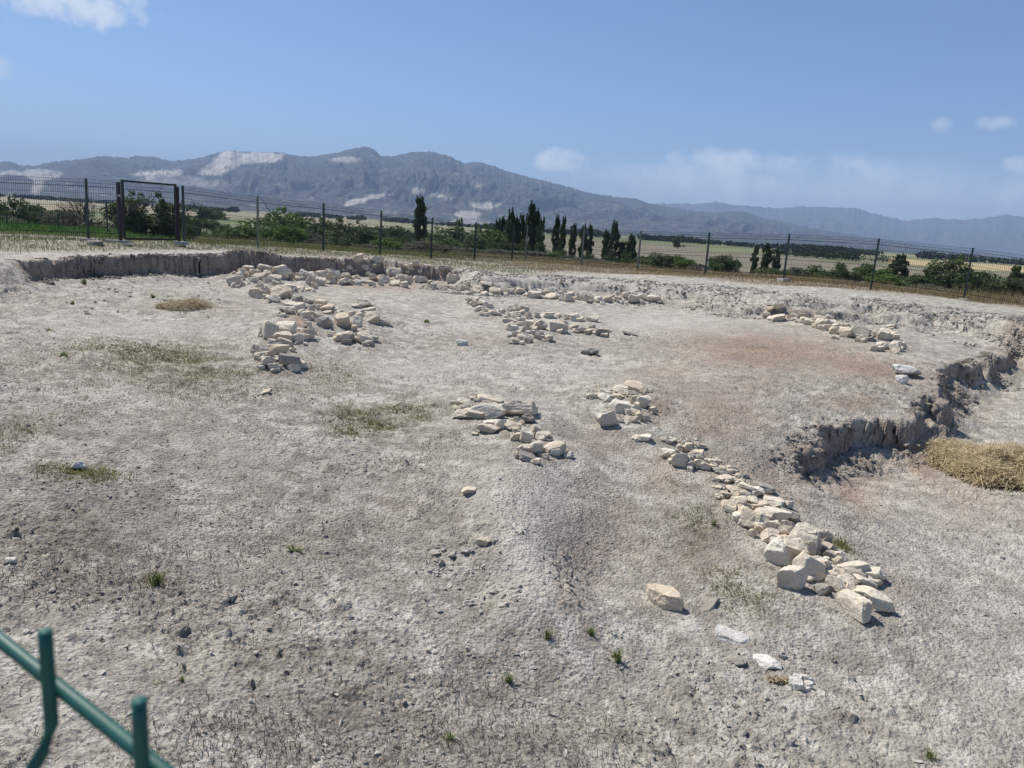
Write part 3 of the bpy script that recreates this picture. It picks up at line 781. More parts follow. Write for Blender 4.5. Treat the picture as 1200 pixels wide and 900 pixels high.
quarries = [([(232,203),(243,192),(258,181),(268,176),(285,179),(305,178),(328,180),(333,186),(322,191),(305,192),(290,190),(276,196),(268,203),(250,205)], 1.0),
    ([(154,204),(165,201),(185,199),(212,200),(216,204),(195,207),(178,211),(168,209)], .95),([(160,212),(200,206),(270,212),(262,219),(200,217)], .35),
    ([(-60,205),(-5,199),(30,200),(52,197),(75,203),(68,207),(58,209),(52,213),(47,225),(34,226),(42,213),(28,206),(10,205),(-20,212),(-60,215)], .8),
    ([(386,188),(400,184),(412,182),(424,190),(412,191),(400,190)], .75),([(430,181),(440,182),(446,187),(438,186)], .5),
    ([(402,241),(415,233),(432,229),(455,226),(462,225),(452,230),(425,237),(408,241)], .95),
    ([(474,221),(495,221),(505,224),(520,228),(531,233),(522,233),(505,229),(490,228)], .75),
    ([(548,238),(590,237),(583,241),(572,245),(555,243)], .7),([(532,251),(540,246),(556,246),(565,250),(560,256),(540,256)], .75),
    ([(520,262),(535,257),(560,258),(575,262),(566,267),(530,267)], .7),([(553,213),(565,216),(568,221),(560,219)], .6),([(440,247),(465,249),(463,253),(446,251)], .35)]
mountain('near_mountain_range', ridge1, 8800, 4300, 11500, 1500, 110, M['mtn'], 101,
    bumps=[(118, 191, 55, 6900, 900), (455, 231, 60, 6000, 800), (30, 214, 40, 6300, 700), (300,232,120,5400,600)], quarry=quarries)
ridge2 = [(560,246),(680,241),(735,240),(775,238.5),(800,238),(815,239),(832,237),(842,236),(855,240),(872,241),(900,243),(915,244),(935,242),(965,242),(985,243),(1003,244),(1020,249),(1040,254),
    (1060,258.5),(1075,257),(1095,255.5),(1120,257),(1128,258.5),(1150,255.5),(1165,253.5),(1180,252),(1192,253),(1215,256),(1300,258),(1400,250),(1600,262)]
mountain('far_mountain_range', ridge2, 15500, 9800, 18000, 800, 50, M['mtn2'], 202, amp=.15)

# ------------------------------------------------------------------ rocks
def icosphere(sub):
    t = (1 + 5 ** .5) / 2
    V = [(-1,t,0),(1,t,0),(-1,-t,0),(1,-t,0),(0,-1,t),(0,1,t),(0,-1,-t),(0,1,-t),(t,0,-1),(t,0,1),(-t,0,-1),(-t,0,1)]
    F = [(0,11,5),(0,5,1),(0,1,7),(0,7,10),(0,10,11),(1,5,9),(5,11,4),(11,10,2),(10,7,6),(7,1,8),(3,9,4),(3,4,2),(3,2,6),(3,6,8),(3,8,9),(4,9,5),(2,4,11),(6,2,10),(8,6,7),(9,8,1)]
    V = [np.array(v) / np.linalg.norm(v) for v in V]
    for _ in range(sub):
        cache = {}; G = []
        def mid(a, b):
            k = (min(a, b), max(a, b))
            if k not in cache:
                m = V[a] + V[b]; V.append(m / np.linalg.norm(m)); cache[k] = len(V) - 1
            return cache[k]
        for a, b, c in F:
            x, y, z = mid(a, b), mid(b, c), mid(c, a)
            G += [(a, x, z), (b, y, x), (c, z, y), (x, y, z)]
        F = G
    return np.array(V), np.array(F)
ICO = {k: icosphere(k) for k in (0, 1, 2, 3)}
def rock_mesh(name, seed, sub=2, mat=None, blocky=1.0):
    rs = np.random.RandomState(seed)
    V, F = ICO[sub]; V = V.copy()
    V = V * (1.25)
    # split faces: chip with planes, a few of them nearly parallel pairs as in bedded limestone
    normals = []
    for ax in range(3):
        for sg in (-1, 1):
            n = np.zeros(3); n[ax] = sg; n += rs.normal(0, .28, 3); normals.append((n / np.linalg.norm(n), rs.uniform(.62, .86)))
    for _ in range(7):
        n = rs.normal(0, 1, 3); n /= np.linalg.norm(n); normals.append((n, rs.uniform(.78, 1.02)))
    for n, d in normals:
        h = V @ n; over = h > d
        V[over] -= np.outer(h[over] - d, n) * .97
    V += .035 * rs.normal(0, 1, V.shape) * (1 if sub < 3 else .35)
    if sub >= 3:
        nz = np.stack([fbm(V[:, 0] * 2.4 + seed, V[:, 1] * 2.4 + V[:, 2] * 1.7, 3, seed + q) for q in range(3)], -1)
        V += .06 * nz
    V -= (V.max(0) + V.min(0)) / 2
    V /= (V.max(0) - V.min(0))           # unit box
    return mesh_np(name, V, F, mat, False)
ROCKS = {k: [rock_mesh('stone', 300 + i, 2, M[k]) for i in range(n)] for k, n in (('stone', 22), ('white_stone', 4), ('grey_stone', 3), ('earth_lump', 5))}
BIGW = [rock_mesh('stone', 560 + i, 3, M['white_stone']) for i in range(3)]
BIG = [rock_mesh('stone', 500 + i, 3, M['stone']) for i in range(10)]

rng = random.Random(7)
def stone(px, py, wd, h, parent=None, kind='stone', big=False, ang=None, flat=None, name='stone', lift=0.0, dep=None, k=1.22):
    base = hit(px, py + h * .42)
    Y = base[1]; s = np.linalg.norm(base - np.array((0, 0, CAM_Z))) / FPX * .985
    phi = math.atan2(CAM_Z - base[2], math.hypot(base[0], base[1]))
    Wd = wd * s * k; hh = h * s * k
    depth = Wd * (dep or rng.uniform(.62, .9))
    H = (hh - depth * math.sin(phi) * .8) / math.cos(phi)
    H = min(max(H, Wd * .34), Wd * .95)
    if flat: H = Wd * flat
    dirv = np.array((base[0], base[1])) / math.hypot(base[0], base[1])
    c = base[:2] + dirv * depth * .35
    g = gz(c[0], c[1], 1)
    z = g + H * .34 + lift
    me = rng.choice(BIG if big and kind != 'white_stone' else BIGW if kind == 'white_stone' and wd > 15 else ROCKS[kind])
    o = bpy.data.objects.new(name, me); COL.objects.link(o)
    vz = math.atan2(-dirv[0], dirv[1])
    o.rotation_mode = 'XYZ'
    o.rotation_euler = (rng.uniform(-.28, .28), rng.uniform(-.28, .28), vz + (ang if ang is not None else rng.uniform(-.35, .35)))
    o.scale = (Wd, depth, H * 1.15)
    loc = Vector((c[0], c[1], z))
    if parent is not None:
        o.parent = parent; o.location = loc - parent.location
    else: o.location = loc
    return o
def wall(lst, label, group='excavated rubble wall footings', k_=1.15, nf=2, f0=.32, f1=.62):
    P0 = [hit(a[0], a[1] + a[3] * .4) for a in lst[:: max(1, len(lst) // 6)]]
    c = np.mean(P0, 0)
    e = empty('stone_wall', (float(c[0]), float(c[1]), gz(c[0], c[1], 0)), label, 'stone wall', group)
    for a in lst:
        k = a[4] if len(a) > 4 else 'stone'
        big = k == 'B'
        stone(a[0], a[1], a[2], a[3], e, 'stone' if big else k, big, k=k_)
        for _ in range(nf + 1 if rng.random() < .5 else nf):
            f = rng.uniform(f0, f1)
            stone(a[0] + rng.uniform(-.75, .75) * a[2], a[1] + a[3] * .15 + rng.uniform(-.25, .45) * a[3], a[2] * f, a[3] * f, e, rng.choice(['stone', 'stone', 'stone', 'stone', 'earth_lump']))
    return e
wall(W1, 'straight low row of cream rubble right under the shaded earth cut')
wall(W2, 'stones bending away from the cut, with one big overhanging flat-topped slab')
wall(W3, 'short stone wall ending at a large block, between the bend and the bare centre')
wall(W4, 'squat heap of cream stones standing alone beside the green weed patch on the left')
wall(W5, 'longest thin row of stones along the foot of the soft back bank', k_=1.02, nf=1, f1=.5)
wall(W6, 'scattered spread of small pale stones with one big white boulder in the middle', k_=1.05, nf=1)
wall(W7, 'stone cluster with two broad flat slabs on top, in the centre of the ground')
wall(W8, 'small heap of tilted stones beside a reddish hollow, right of the slab cluster')
e9 = wall(W9, 'long line of large cream blocks descending towards the lower right corner', k_=.96, nf=3, f0=.38, f1=.75)
for a, ang, fl in (((1000,713,38,25), -.85, .45), ((1017,701,40,24), -.70, .34)):
    stone(*a, parent=e9, big=True, ang=ang, flat=fl, dep=.5)
wall(W10, 'line of flat pale stones on the plateau above the eroded scarp', k_=1.0, nf=2, f1=.6)

def single(args, label, **kw):
    o = stone(*args, **kw); return tag(o, label, 'stone', 'loose stones lying on their own')
single((776,701,42,27), 'long cream boulder lying alone on the slope left of the big blocks', big=True, ang=-.8, flat=.4, dep=.5)
single((822,709,32,13), 'half buried earthy stone just right of the lone long boulder', kind='earth_lump', flat=.22, lift=-.045)
single((860,750,36,13), 'flat chalk white slab sunk in the ground, largest of the white pieces', kind='white_stone', flat=.2, dep=.75, lift=-.02)
single((861,775,21,8), 'small bluish grey flat stone below the large white slab', kind='earth_lump', flat=.2)
single((899,776,28,16), 'angular chalk white block right of the small grey flat stone', kind='white_stone', ang=-.6, flat=.3, lift=-.02)
for i, (a, lb) in enumerate([((932,803,15,12), 'largest pebble of the little white nest at lower right'), ((933,795,9,7), 'upper left pebble of the little white nest'),
        ((941,796,8,7), 'upper middle pebble of the little white nest'), ((947,804,8,8), 'right hand pebble of the little white nest'),
        ((944,811,8,6), 'lowest pebble of the little white nest'), ((949,798,7,6), 'upper right pebble of the little white nest')]):
    o = stone(*a, kind='white_stone'); tag(o, lb, 'pebble', 'nest of white pebbles')
single((1061,437,25,11), 'chalk white block on the plateau lip above the eroded scarp', kind='white_stone', flat=.35)
single((1056,446,11,9), 'small white lump touching the block on the plateau lip', kind='white_stone')
single((531,327,13,11), 'pinkish cream stone alone at the end of the shaded earth cut')
single((520,325,12,7), 'grey earthy lump left of the pinkish stone under the cut', kind='earth_lump')
single((691,414,20,7), 'dark grey flat stone on the bare pale ground, the only dark one', kind='grey_stone', flat=.3)
single((738,391.5,19,4), 'thin flat grey piece lying beyond the spread of small pale stones', kind='grey_stone', flat=.12)
single((541,402,13,7), 'whitish lump on the bare centre left of the pale stone spread', kind='white_stone')
single((312,460,12,5), 'small flat pale stone in front of the squat stone heap', kind='stone', flat=.3)
single((550,577,16,8), 'half sunk pale stone on the flat left of the light ridge', kind='stone', flat=.3)
single((12,660,10,7), 'small light stone at the left edge of the view')
single((566,637,14,9), 'pale pebble stone in the dark crumbly hollow', kind='stone')
single((92,548,12,8), 'small white stone with a shadow beside the left grass tuft', kind='white_stone')
single((1050,396,6,5), 'tiny pale stone just right of the plateau stone line')

# ------------------------------------------------------------------ loose crumbs, dead stems, herbs, grass (nobody could count them)
nrs = np.random.RandomState(3)
def scatter_xy(n, ymin=1.9, ymax=22, p=1.0, smax=.85):
    u = nrs.rand(n); Yv = np.exp(np.log(ymin) + u ** p * (np.log(ymax) - np.log(ymin)))
    Xv = (nrs.rand(n) * 2 - 1) * smax * (Yv + .3)
    return Xv, Yv
def crumbs(name, n, smin, smax, mat, sub=0, ymax=16, mask=None, label=None):
    X, Y = scatter_xy(n, ymax=ymax)
    if mask is not None:
        k = mask(X, Y); X, Y = X[k], Y[k]
    d, side, wd, par = seg_info(X, Y, EDGE); k = (d * side) < 3; X, Y = X[k], Y[k]
    k = nrs.rand(len(X)) < .35 + .65 * litter_xy(X, Y); X, Y = X[k], Y[k]
    Z = ground(X, Y, 2); n = len(X)
    sz = smin + (smax - smin) * nrs.rand(n) ** 5
    V0, F0 = ICO[sub]
    nv = len(V0)
    V = V0[None] * (1 + .35 * nrs.randn(n, nv, 1)) * sz[:, None, None] * np.stack([1 + .3 * nrs.randn(n), 1 + .3 * nrs.randn(n), .6 + .15 * nrs.randn(n)], -1)[:, None, :]
    V = V + np.stack([X, Y, Z + sz * .22], -1)[:, None, :]
    F = (F0[None] + (np.arange(n) * nv)[:, None, None]).reshape(-1, 3)
    o = obj(name, mesh_np(name, V.reshape(-1, 3), F, mat)); o['kind'] = 'stuff'
    if label: o['label'] = label
    return o
def pmask(lo, hi, seed, sc=.7):
    return lambda X, Y: nrs.rand(len(X)) < ss(lo, hi, vn(X * sc, Y * sc, seed) * .6 + vn(X * sc * 3, Y * sc * 3, seed + 1) * .4)
M['crumb'] = mat_stone('soil_crumb', [(.38,.35,.30),(.44,.41,.36),(.33,.30,.26)], dirt=(.26,.22,.18), dirt_amt=.35)
M['grit'] = mat_stone('pale_grit', [(.55,.52,.46),(.5,.46,.4)], dirt_amt=.15)
crumbs('soil_crumbs', 60000, .003, .015, M['crumb'], 0, 16, pmask(.42, .66, 51), 'loose grey soil crumbs strewn over the dug ground')
crumbs('pale_gravel', 9000, .003, .015, M['grit'], 0, 14, None, 'pale grit scattered over the dug ground')
CL = [(565,690,46),(600,700,30),(655,680,30),(560,640,34),(925,565,40),(890,540,26),(985,645,16),(560,715,24),(1020,520,40),(225,335,60),(600,335,60),(120,335,60),(1090,500,40),(930,690,30),(520,660,26),(500,400,16),(940,770,40)]
def near_px(X, Y):
    p, q = project(np.stack([X, Y, ground(X, Y, 0)], -1)); k = np.zeros(len(X), bool)
    for a, b, r in CL: k |= ((p - a) ** 2 + ((q - b) * 1.4) ** 2) < r * r * nrs.rand(len(X)) ** 1.5
    return k
crumbs('earth_clods', 80000, .007, .032, M['crumb'], 1, 22, near_px, 'broken earth clods lying in the hollows and below the cuts')

def scarp_clods(name, L, lo, hi, n, smin, smax, lab, xr, yr, w0=0, w1=.3):
    X = xr[0] + nrs.rand(n) * (xr[1] - xr[0]); Y = yr[0] + nrs.rand(n) * (yr[1] - yr[0])
    d, side, wd, par = seg_info(X, Y, L); sd = d * side
    k = (sd > lo) & (sd < hi) & (wd < w1) & (wd >= w0); X, Y = X[k], Y[k]
    k = nrs.rand(len(X)) < ss(.3, .65, vn(X * 2, Y * 2, 66)); X, Y = X[k], Y[k]
    Z = ground(X, Y, 1); n = len(X); sz = smin + (smax - smin) * nrs.rand(n) ** 3
    V0, F0 = ICO[1]; nv = len(V0)
    V = V0[None] * (1 + .22 * nrs.randn(n, nv, 1)) * sz[:, None, None] * np.stack([1 + .25 * nrs.randn(n), 1 + .25 * nrs.randn(n), .75 + .15 * nrs.randn(n)], -1)[:, None, :]
    V = V + np.stack([X, Y, Z], -1)[:, None, :]
    F = (F0[None] + (np.arange(n) * nv)[:, None, None]).reshape(-1, 3)
    o = obj(name, mesh_np(name, V.reshape(-1, 3), F, M['ground'])); o['kind'] = 'stuff'; o['label'] = lab
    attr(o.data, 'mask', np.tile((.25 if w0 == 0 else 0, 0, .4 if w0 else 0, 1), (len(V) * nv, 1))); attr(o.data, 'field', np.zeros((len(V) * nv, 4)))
scarp_clods('earth_clods', LIP, -.2, .42, 52000, .008, .050, 'crumbled clods on the face of the eroded scarp', (2.5, 14), (7, 20))
scarp_clods('earth_clods', EDGE, -.45, .35, 60000, .012, .055, 'crumbled clods along the straight earth cut', (-11, -1), (14, 26))
scarp_clods('earth_clods', EDGE, -2.2, 1.2, 60000, .010, .042, 'rough clods on the slumped bank along the back and right', (-3, 16), (14, 26), .3, 3)
def blades(name, X, Y, hmin, hmax, wdt, mat, lean=.5, per=1, label=None, spread=.02, seg2=True, zoff=0):
    X = np.repeat(X, per) + nrs.randn(len(X) * per) * spread; Y = np.repeat(Y, per) + nrs.randn(len(Y) * per) * spread
    n = len(X); Z = ground(X, Y, 1) - .005 + zoff
    h = hmin + (hmax - hmin) * nrs.rand(n) ** 1.6
    th = nrs.rand(n) * 6.283; le = lean * nrs.rand(n) * 1.3
    dirx, diry = np.cos(th), np.sin(th)
    wa = nrs.rand(n) * 6.283; wx, wy = np.cos(wa) * wdt * h ** .3, np.sin(wa) * wdt * h ** .3
    b = np.stack([X, Y, Z], -1); side = np.stack([wx, wy, 0 * wx], -1)
    m1 = b + np.stack([dirx * le * h * .4, diry * le * h * .4, h * .6 * np.cos(le * .6)], -1)
    t1 = b + np.stack([dirx * le * h, diry * le * h, h * np.cos(le)], -1)
    V = np.stack([b - side, b + side, m1 + side * .7, m1 - side * .7, t1], 1)
    i = np.arange(n)[:, None] * 5
    F = np.concatenate([i + np.array([[0, 1, 2]]), i + np.array([[0, 2, 3]]), i + np.array([[3, 2, 4]])])
    me = mesh_np(name, V.reshape(-1, 3), F, mat)
    o = obj(name, me); o['kind'] = 'stuff'
    if label: o['label'] = label
    return o
def px_cloud(n, cx, cy, rx, ry, ang=0):
    """spots on the ground around a place, denser at its middle"""
    c = hit(cx, cy, 0); s = np.linalg.norm(c - np.array((0, 0, CAM_Z))) / FPX
    phi = math.atan2(CAM_Z - c[2], c[1])
    u = nrs.randn(n) * .55; v = nrs.randn(n) * .55
    X = c[0] + u * rx * s; Y = c[1] + v * ry * s / math.sin(phi) + u * rx * s * math.tan(ang)
    k = (Y > 1.6); return X[k], Y[k]
# green-brown herb patches
XY = [px_cloud(6000, 215, 434, 115, 28), px_cloud(2600, 175, 414, 80, 10), px_cloud(5500, 450, 497, 74, 26), px_cloud(700, 90, 552, 36, 9), px_cloud(500, 20, 505, 28, 28),
      px_cloud(900, 820, 625, 20, 36), px_cloud(400, 870, 690, 34, 20), px_cloud(900, 385, 440, 55, 15), px_cloud(260, 220, 352, 40, 4), px_cloud(250, 695, 342, 26, 3), px_cloud(250,985,640,10,6)]
X = np.concatenate([a[0] for a in XY]); Y = np.concatenate([a[1] for a in XY])
k = nrs.rand(len(X)) < ss(.25, .6, vn(X * 3, Y * 3, 77)); X, Y = X[k], Y[k]
blades('low_herbs', X, Y, .012, .045, .0095, M['herb'], 1.5, 3, 'thin olive herb cover in patches on the pale ground', .03)
X, Y = scatter_xy(230000, 1.7, 18)
k = pmask(.34, .66, 81, .6)(X, Y); X, Y = X[k], Y[k]
k = nrs.rand(len(X)) < .12 + .9 * litter_xy(X, Y); X, Y = X[k], Y[k]
blades('dead_stems', X, Y, .012, .07, .0050, M['dead_stem'], 1.75, 1, 'dead grey stems and litter strewn over the ground', .01)
# dry grass on the bank towards the fence
def bank_pts(n, lo, hi):
    X = nrs.rand(n) * 34 - 17; Y = 14 + nrs.rand(n) * 24
    d, side, wd, par = seg_info(X, Y, EDGE); sd = d * side
    rt = ss(-.02, .12, X / Y)
    dens = ss(lo + 3.4 * rt, lo + 1.4 + 3.8 * rt, sd + .7 * fbm(X, Y, 3, 88))
    beyond = fence_drop(X, Y) < -.55
    k = (sd > lo) & (sd < hi) & (nrs.rand(n) < dens) & ~beyond & (np.abs(X) < .75 * Y + 1)
    return X[k], Y[k]
X, Y = bank_pts(260000, .9, 14)
k = X / Y < .0 + .10 * fbm(X * .4, Y * .4, 2, 5); XL, YL = X[k][:30000], Y[k][:30000]
X2, Y2 = X[~k], Y[~k]; 
blades('bank_grass_green', XL, YL, .03, .15, .016, M['dry_grass_green'], .7, 1, 'short yellow green grass on the bank before the left fence', .05)
blades('bank_grass_dry', X2[:34000], Y2[:34000], .04, .16, .016, M['dry_grass_gold'], .7, 1, 'dry golden grass strip along the right fence foot', .05)
# lawn and rank weeds just behind the fences
X = nrs.rand(60000) * 50 - 30; Y = 22 + nrs.rand(60000) * 26
k = (X / Y < -.44) & (X / Y > -.85) & ((Y > 23.5)); X, Y = X[k], Y[k]
blades('meadow_grass', X, Y, .08, .3, .03, mat_leaf('meadow_leaf', (.06,.12,.03), (.11,.2,.05), None, .3, .6), .8, 1, 'bright green meadow behind the left fence', .05)
# tall dry weeds at the right end of the fence
X, Y = px_cloud(1000, 1168, 353, 40, 3); 
blades('tall_dry_weeds', X, Y, .12, .5, .010, M['dry_grass_gold'], .5, 1, 'tall straw coloured weeds at the foot of the right fence', .05)
# feathery scrub right behind the fence line
def scrub(n, pxa, pxb, off, mat, name, label, hmax):
    px = pxa + nrs.rand(n) * (pxb - pxa)
    P = np.array([fence_at(p)[:2] for p in px]); dv = P / np.linalg.norm(P, axis=1)[:, None]
    P = P + dv * (off[0] + nrs.rand(n) * (off[1] - off[0]))[:, None]
    blades(name, P[:, 0], P[:, 1], .15, hmax, .016, mat, .6, 5, label, .18)

# ------------------------------------------------------------------ straw heaps
def straw_heap(name, cx, cy, rx, ry, hgt, n, mat, label, dome=True):
    c = hit(cx, cy, 0); s = np.linalg.norm(c - np.array((0, 0, CAM_Z))) / FPX
    phi = math.atan2(CAM_Z - c[2], c[1])
    RX = rx * s; RY = .62 * ry * s / math.sin(phi)
    r = np.sqrt(nrs.rand(n)) ; th = nrs.rand(n) * 6.283
    X = c[0] + r * np.cos(th) * RX * (1 + .10 * np.sin(3 * th + 1)); Y = c[1] + r * np.sin(th) * RY * (1 + .12 * np.sin(4 * th))
    prof = hgt * (1 - r ** 2) ** .6 * (.35 + 1.1 * vn(X * 3.3, Y * 3.3, 9))
    Z = ground(X, Y, 0) + prof * (1 - .35 * nrs.rand(n) ** 2) + .01
    L = (.10 + .26 * nrs.rand(n)) * min(1, hgt * 5 + .2); a = nrs.rand(n) * 6.283; el = nrs.randn(n) * .45
    dx, dy, dz = np.cos(a) * np.cos(el), np.sin(a) * np.cos(el), np.sin(el)
    D = np.stack([dx, dy, dz], -1) * L[:, None] * .5
    bend = np.stack([nrs.randn(n), nrs.randn(n), np.abs(nrs.randn(n))], -1) * (L * .12)[:, None]
    okk = ground(X, Y, 0) < c[2] + .22
    X, Y, Z, D, bend, L, dx, dy = X[okk], Y[okk], Z[okk], D[okk], bend[okk], L[okk], dx[okk], dy[okk]; n = len(X)
    C0 = np.stack([X, Y, Z], -1); wv = np.stack([-dy, dx, nrs.randn(n) * .5], -1) * .0032
    V = np.stack([C0 - D - wv, C0 - D + wv, C0 + bend + wv, C0 + bend - wv, C0 + D + wv, C0 + D - wv], 1)
    i = np.arange(n)[:, None] * 6
    F = np.concatenate([i + np.array([[0, 1, 2, 3]]), i + np.array([[3, 2, 4, 5]])])
    me = mesh_np(name, V.reshape(-1, 3), F, mat)
    # earthy matted core so the heap is solid
    na, nr_ = 40, 10
    A, Rr = np.meshgrid(np.linspace(0, 6.283, na), np.linspace(0, 1, nr_), indexing='ij')
    XX = c[0] + Rr * np.cos(A) * RX * .93 * (1 + .10 * np.sin(3 * A + 1)); YY = c[1] + Rr * np.sin(A) * RY * .93 * (1 + .12 * np.sin(4 * A))
    ZZ = ground(XX, YY, 0) + hgt * .6 * (1 - Rr ** 2) ** .6 * (.35 + 1.1 * vn(XX * 3.3, YY * 3.3, 9)) - .03
    e = tag(bpy.data.objects.new(name, None), label, 'straw heap'); e.location = tuple(c); COL.objects.link(e)
    i = np.arange(na - 1)[:, None] * nr_ + np.arange(nr_ - 1)[None, :]
    F2 = np.stack([i, i + nr_, i + nr_ + 1, i + 1], -1).reshape(-1, 4)
    if hgt > .2: cm = obj('matted_core', mesh_np('matted_core', np.stack([XX, YY, ZZ], -1).reshape(-1, 3) - c, F2, M['straw_brown'], True), e)
    st = obj('straw', me, e); st.location = tuple(-c); st['kind'] = 'stuff'
    return e
straw_heap('straw_heap', 1180, 553, 66, 32, .20, 17000, M['straw'], 'big golden tangle of straw in the pit at the right edge')
straw_heap('hay_heap', 215, 361, 24, 8, .10, 1500, M['straw_brown'], 'small low heap of brown hay on the flat before the cut')
straw_heap('hay_heap', 920, 800, 18, 3, .012, 160, M['straw_brown'], 'wisp of reddish dead stems beside the small white block')

# ------------------------------------------------------------------ weeds that can be told apart
def weed_mesh(seed, n=16, upright=.5):
    rs = np.random.RandomState(seed); V = []; F = []
    for k in range(n):
        a = rs.rand() * 6.283; el = upright * (.4 + rs.rand()) ; L = .5 + .5 * rs.rand()
        d = np.array((math.cos(a) * math.cos(el), math.sin(a) * math.cos(el), math.sin(el)))
        sd = np.array((-math.sin(a), math.cos(a), 0)) * .09 * (.6 + rs.rand())
        base = np.array((rs.randn() * .05, rs.randn() * .05, .0)) + d * L * .1
        m = base + d * L * .5; t = base + d * L + np.array((0, 0, -.12 * L))
        i = len(V); V += [base - sd * .3, base + sd * .3, m + sd, m - sd, t]
        F += [(i, i + 1, i + 2), (i, i + 2, i + 3), (i + 3, i + 2, i + 4)]
    return mesh_np('weed', V, F, M['weed'])
def tuft_mesh(seed, n=60):
    rs = np.random.RandomState(seed); V = []; F = []
    for k in range(n):
        a = rs.rand() * 6.283; ln = .25 + .7 * rs.rand(); L = .5 + .5 * rs.rand()
        b = np.array((rs.randn() * .13, rs.randn() * .13, 0)); d = np.array((math.cos(a), math.sin(a), 0))
        sd = np.array((-math.sin(a), math.cos(a), 0)) * .022
        m = b + d * ln * .25 * L + np.array((0, 0, L * .6)); t = b + d * ln * .8 * L + np.array((0, 0, L * (1 - ln * .35)))
        i = len(V); V += [b - sd, b + sd, m + sd, m - sd, t]; F += [(i, i + 1, i + 2), (i, i + 2, i + 3), (i + 3, i + 2, i + 4)]
    return mesh_np('weed', V, F, M['weed'])
TM = [tuft_mesh(90 + i) for i in range(3)]
WM = [weed_mesh(i, 14 + 3 * i, .45 + .2 * (i % 3)) for i in range(5)]
for i, (px, py, hp, lb) in enumerate([(183,686,26,'tallest upright green weed with drooping leaves on the lower left ground'),(345,646,16,'small green weed left of the central flat'),
    (300,688,8,'tiny dark green sprout on the lower left ground'),(85,357,8,'dense round green weed nearest the cut, left one'),(180,349,9,'left of two green weeds near the cut'),
    (199,348,7,'right of two green weeds near the cut'),(98,333,10,'dark weed in the shadow at the foot of the cut'),(723,775,22,'bright green grass tuft, right one of the lower centre tufts'),
    (642,749,18,'bright green grass tuft, left one of the lower centre tufts'),(692,744,16,'green grass tuft between the two bright lower centre tufts'),(596,800,18,'grass tuft below the left bright tuft'),
    (573,776,8,'flat dark green rosette left of the lower centre tufts'),(213,798,10,'yellow green seedling near the wire fence'),(184,800,9,'dull green seedling beside the yellow green one'),
    (75,418,10,'dark weed on the left flat beside the olive patch'),(527,868,16,'thin green weed at the bottom edge'),(58,388,8,'dark small weed above the left flat'),
    (328,370,9,'green weed growing under the overhanging slab'),(836,616,12,'green sprig beside the descending line of blocks'),(500,378,9,'thin green sprig on the bare ground beyond the centre'),
    (560,484,12,'spindly weed left of the slab cluster'),(1090,890,16,'dark dry weed at the bottom edge right'),(850,560,5,'tiny weed on the earth beside the small stones')]):
    c = hit(px, py); s = np.linalg.norm(c - np.array((0, 0, CAM_Z))) / FPX
    o = obj('weed', TM[i % 3] if 'tuft' in lb or i % 3 == 0 else WM[i % 5]); o.location = tuple(c - np.array((0, 0, .004))); o.scale = (hp * s * .85,) * 2 + (hp * s * .85,)
    o.rotation_euler = (0, 0, rng.random() * 6); tag(o, lb, 'weed', 'small weeds on the dug ground')

# ------------------------------------------------------------------ fences
def box(V, F, c, sx, sy, sz, rot=0):
    i = len(V); ca, sa = math.cos(rot), math.sin(rot)
    for dx, dy, dz in [(-1,-1,-1),(1,-1,-1),(1,1,-1),(-1,1,-1),(-1,-1,1),(1,-1,1),(1,1,1),(-1,1,1)]:
        x, y = dx * sx / 2, dy * sy / 2
        V.append((c[0] + x * ca - y * sa, c[1] + x * sa + y * ca, c[2] + dz * sz / 2))
    F += [tuple(i + q for q in f) for f in [(0,3,2,1),(4,5,6,7),(0,1,5,4),(1,2,6,5),(2,3,7,6),(3,0,4,7)]]
def tube(V, F, pts, r, n=4):
    pts = [np.array(p, float) for p in pts]; i0 = len(V)
    for k, p in enumerate(pts):
        d = pts[min(k + 1, len(pts) - 1)] - pts[max(k - 1, 0)]; d /= np.linalg.norm(d) + 1e-9
        ref = np.array((0, 0, 1.)) if abs(d[2]) < .9 else np.array((1., 0, 0))
        a = np.cross(d, ref); a /= np.linalg.norm(a); b = np.cross(d, a)
        rr = r[k] if hasattr(r, '__len__') else r
        for j in range(n):
            t = 2 * math.pi * (j + .5) / n
            V.append(tuple(p + rr * (math.cos(t) * a + math.sin(t) * b)))
    for k in range(len(pts) - 1):
        for j in range(n):
            a = i0 + k * n + j; b = i0 + k * n + (j + 1) % n
            F.append((a, b, b + n, a + n))
    return i0
def capped(V, F, i0, npts, n):
    F.append(tuple(i0 + j for j in range(n))[::-1]); F.append(tuple(i0 + (npts - 1) * n + j for j in range(n)))
def pyd(name, V, F, mat, smooth=False):
    me = bpy.data.meshes.new(name); me.from_pydata([tuple(map(float, v)) for v in V], [], F); me.update()
    if smooth: me.polygons.foreach_set('use_smooth', [True] * len(F))
    if mat: me.materials.append(mat)
    return me
_fl = [(-26.0,19.0),(-12.05,21.35),(-11.25,22.0),(-10.35,23.55),(-9.05,26.7),(-1.75,34.6),(0.55,35.2),(14.8,24.6),(24,17)]
def fence_at(px, py=None):
    """where the fence line crosses the vertical plane through a picture column at fence height"""
    py = py if py is not None else 300
    d = ray(px, py); s = d[0] / d[1]
    for (ax, ay), (bx, by) in zip(_fl[:-1], _fl[1:]):
        fa = ax - s * ay; fb = bx - s * by
        if fa * fb <= 0:
            t = fa / (fa - fb); return np.array((ax + t * (bx - ax), ay + t * (by - ay), 0))
    return np.array((*_fl[-1], 0))
FH = 1.68
def post_mesh(mat, h=FH, w_=.055):
    V = []; F = []; box(V, F, (0, 0, h / 2 - .15), w_, w_, h + .3); box(V, F, (0, 0, h + .012), w_ + .012, w_ + .012, .02)
    return pyd('post', V, F, mat)
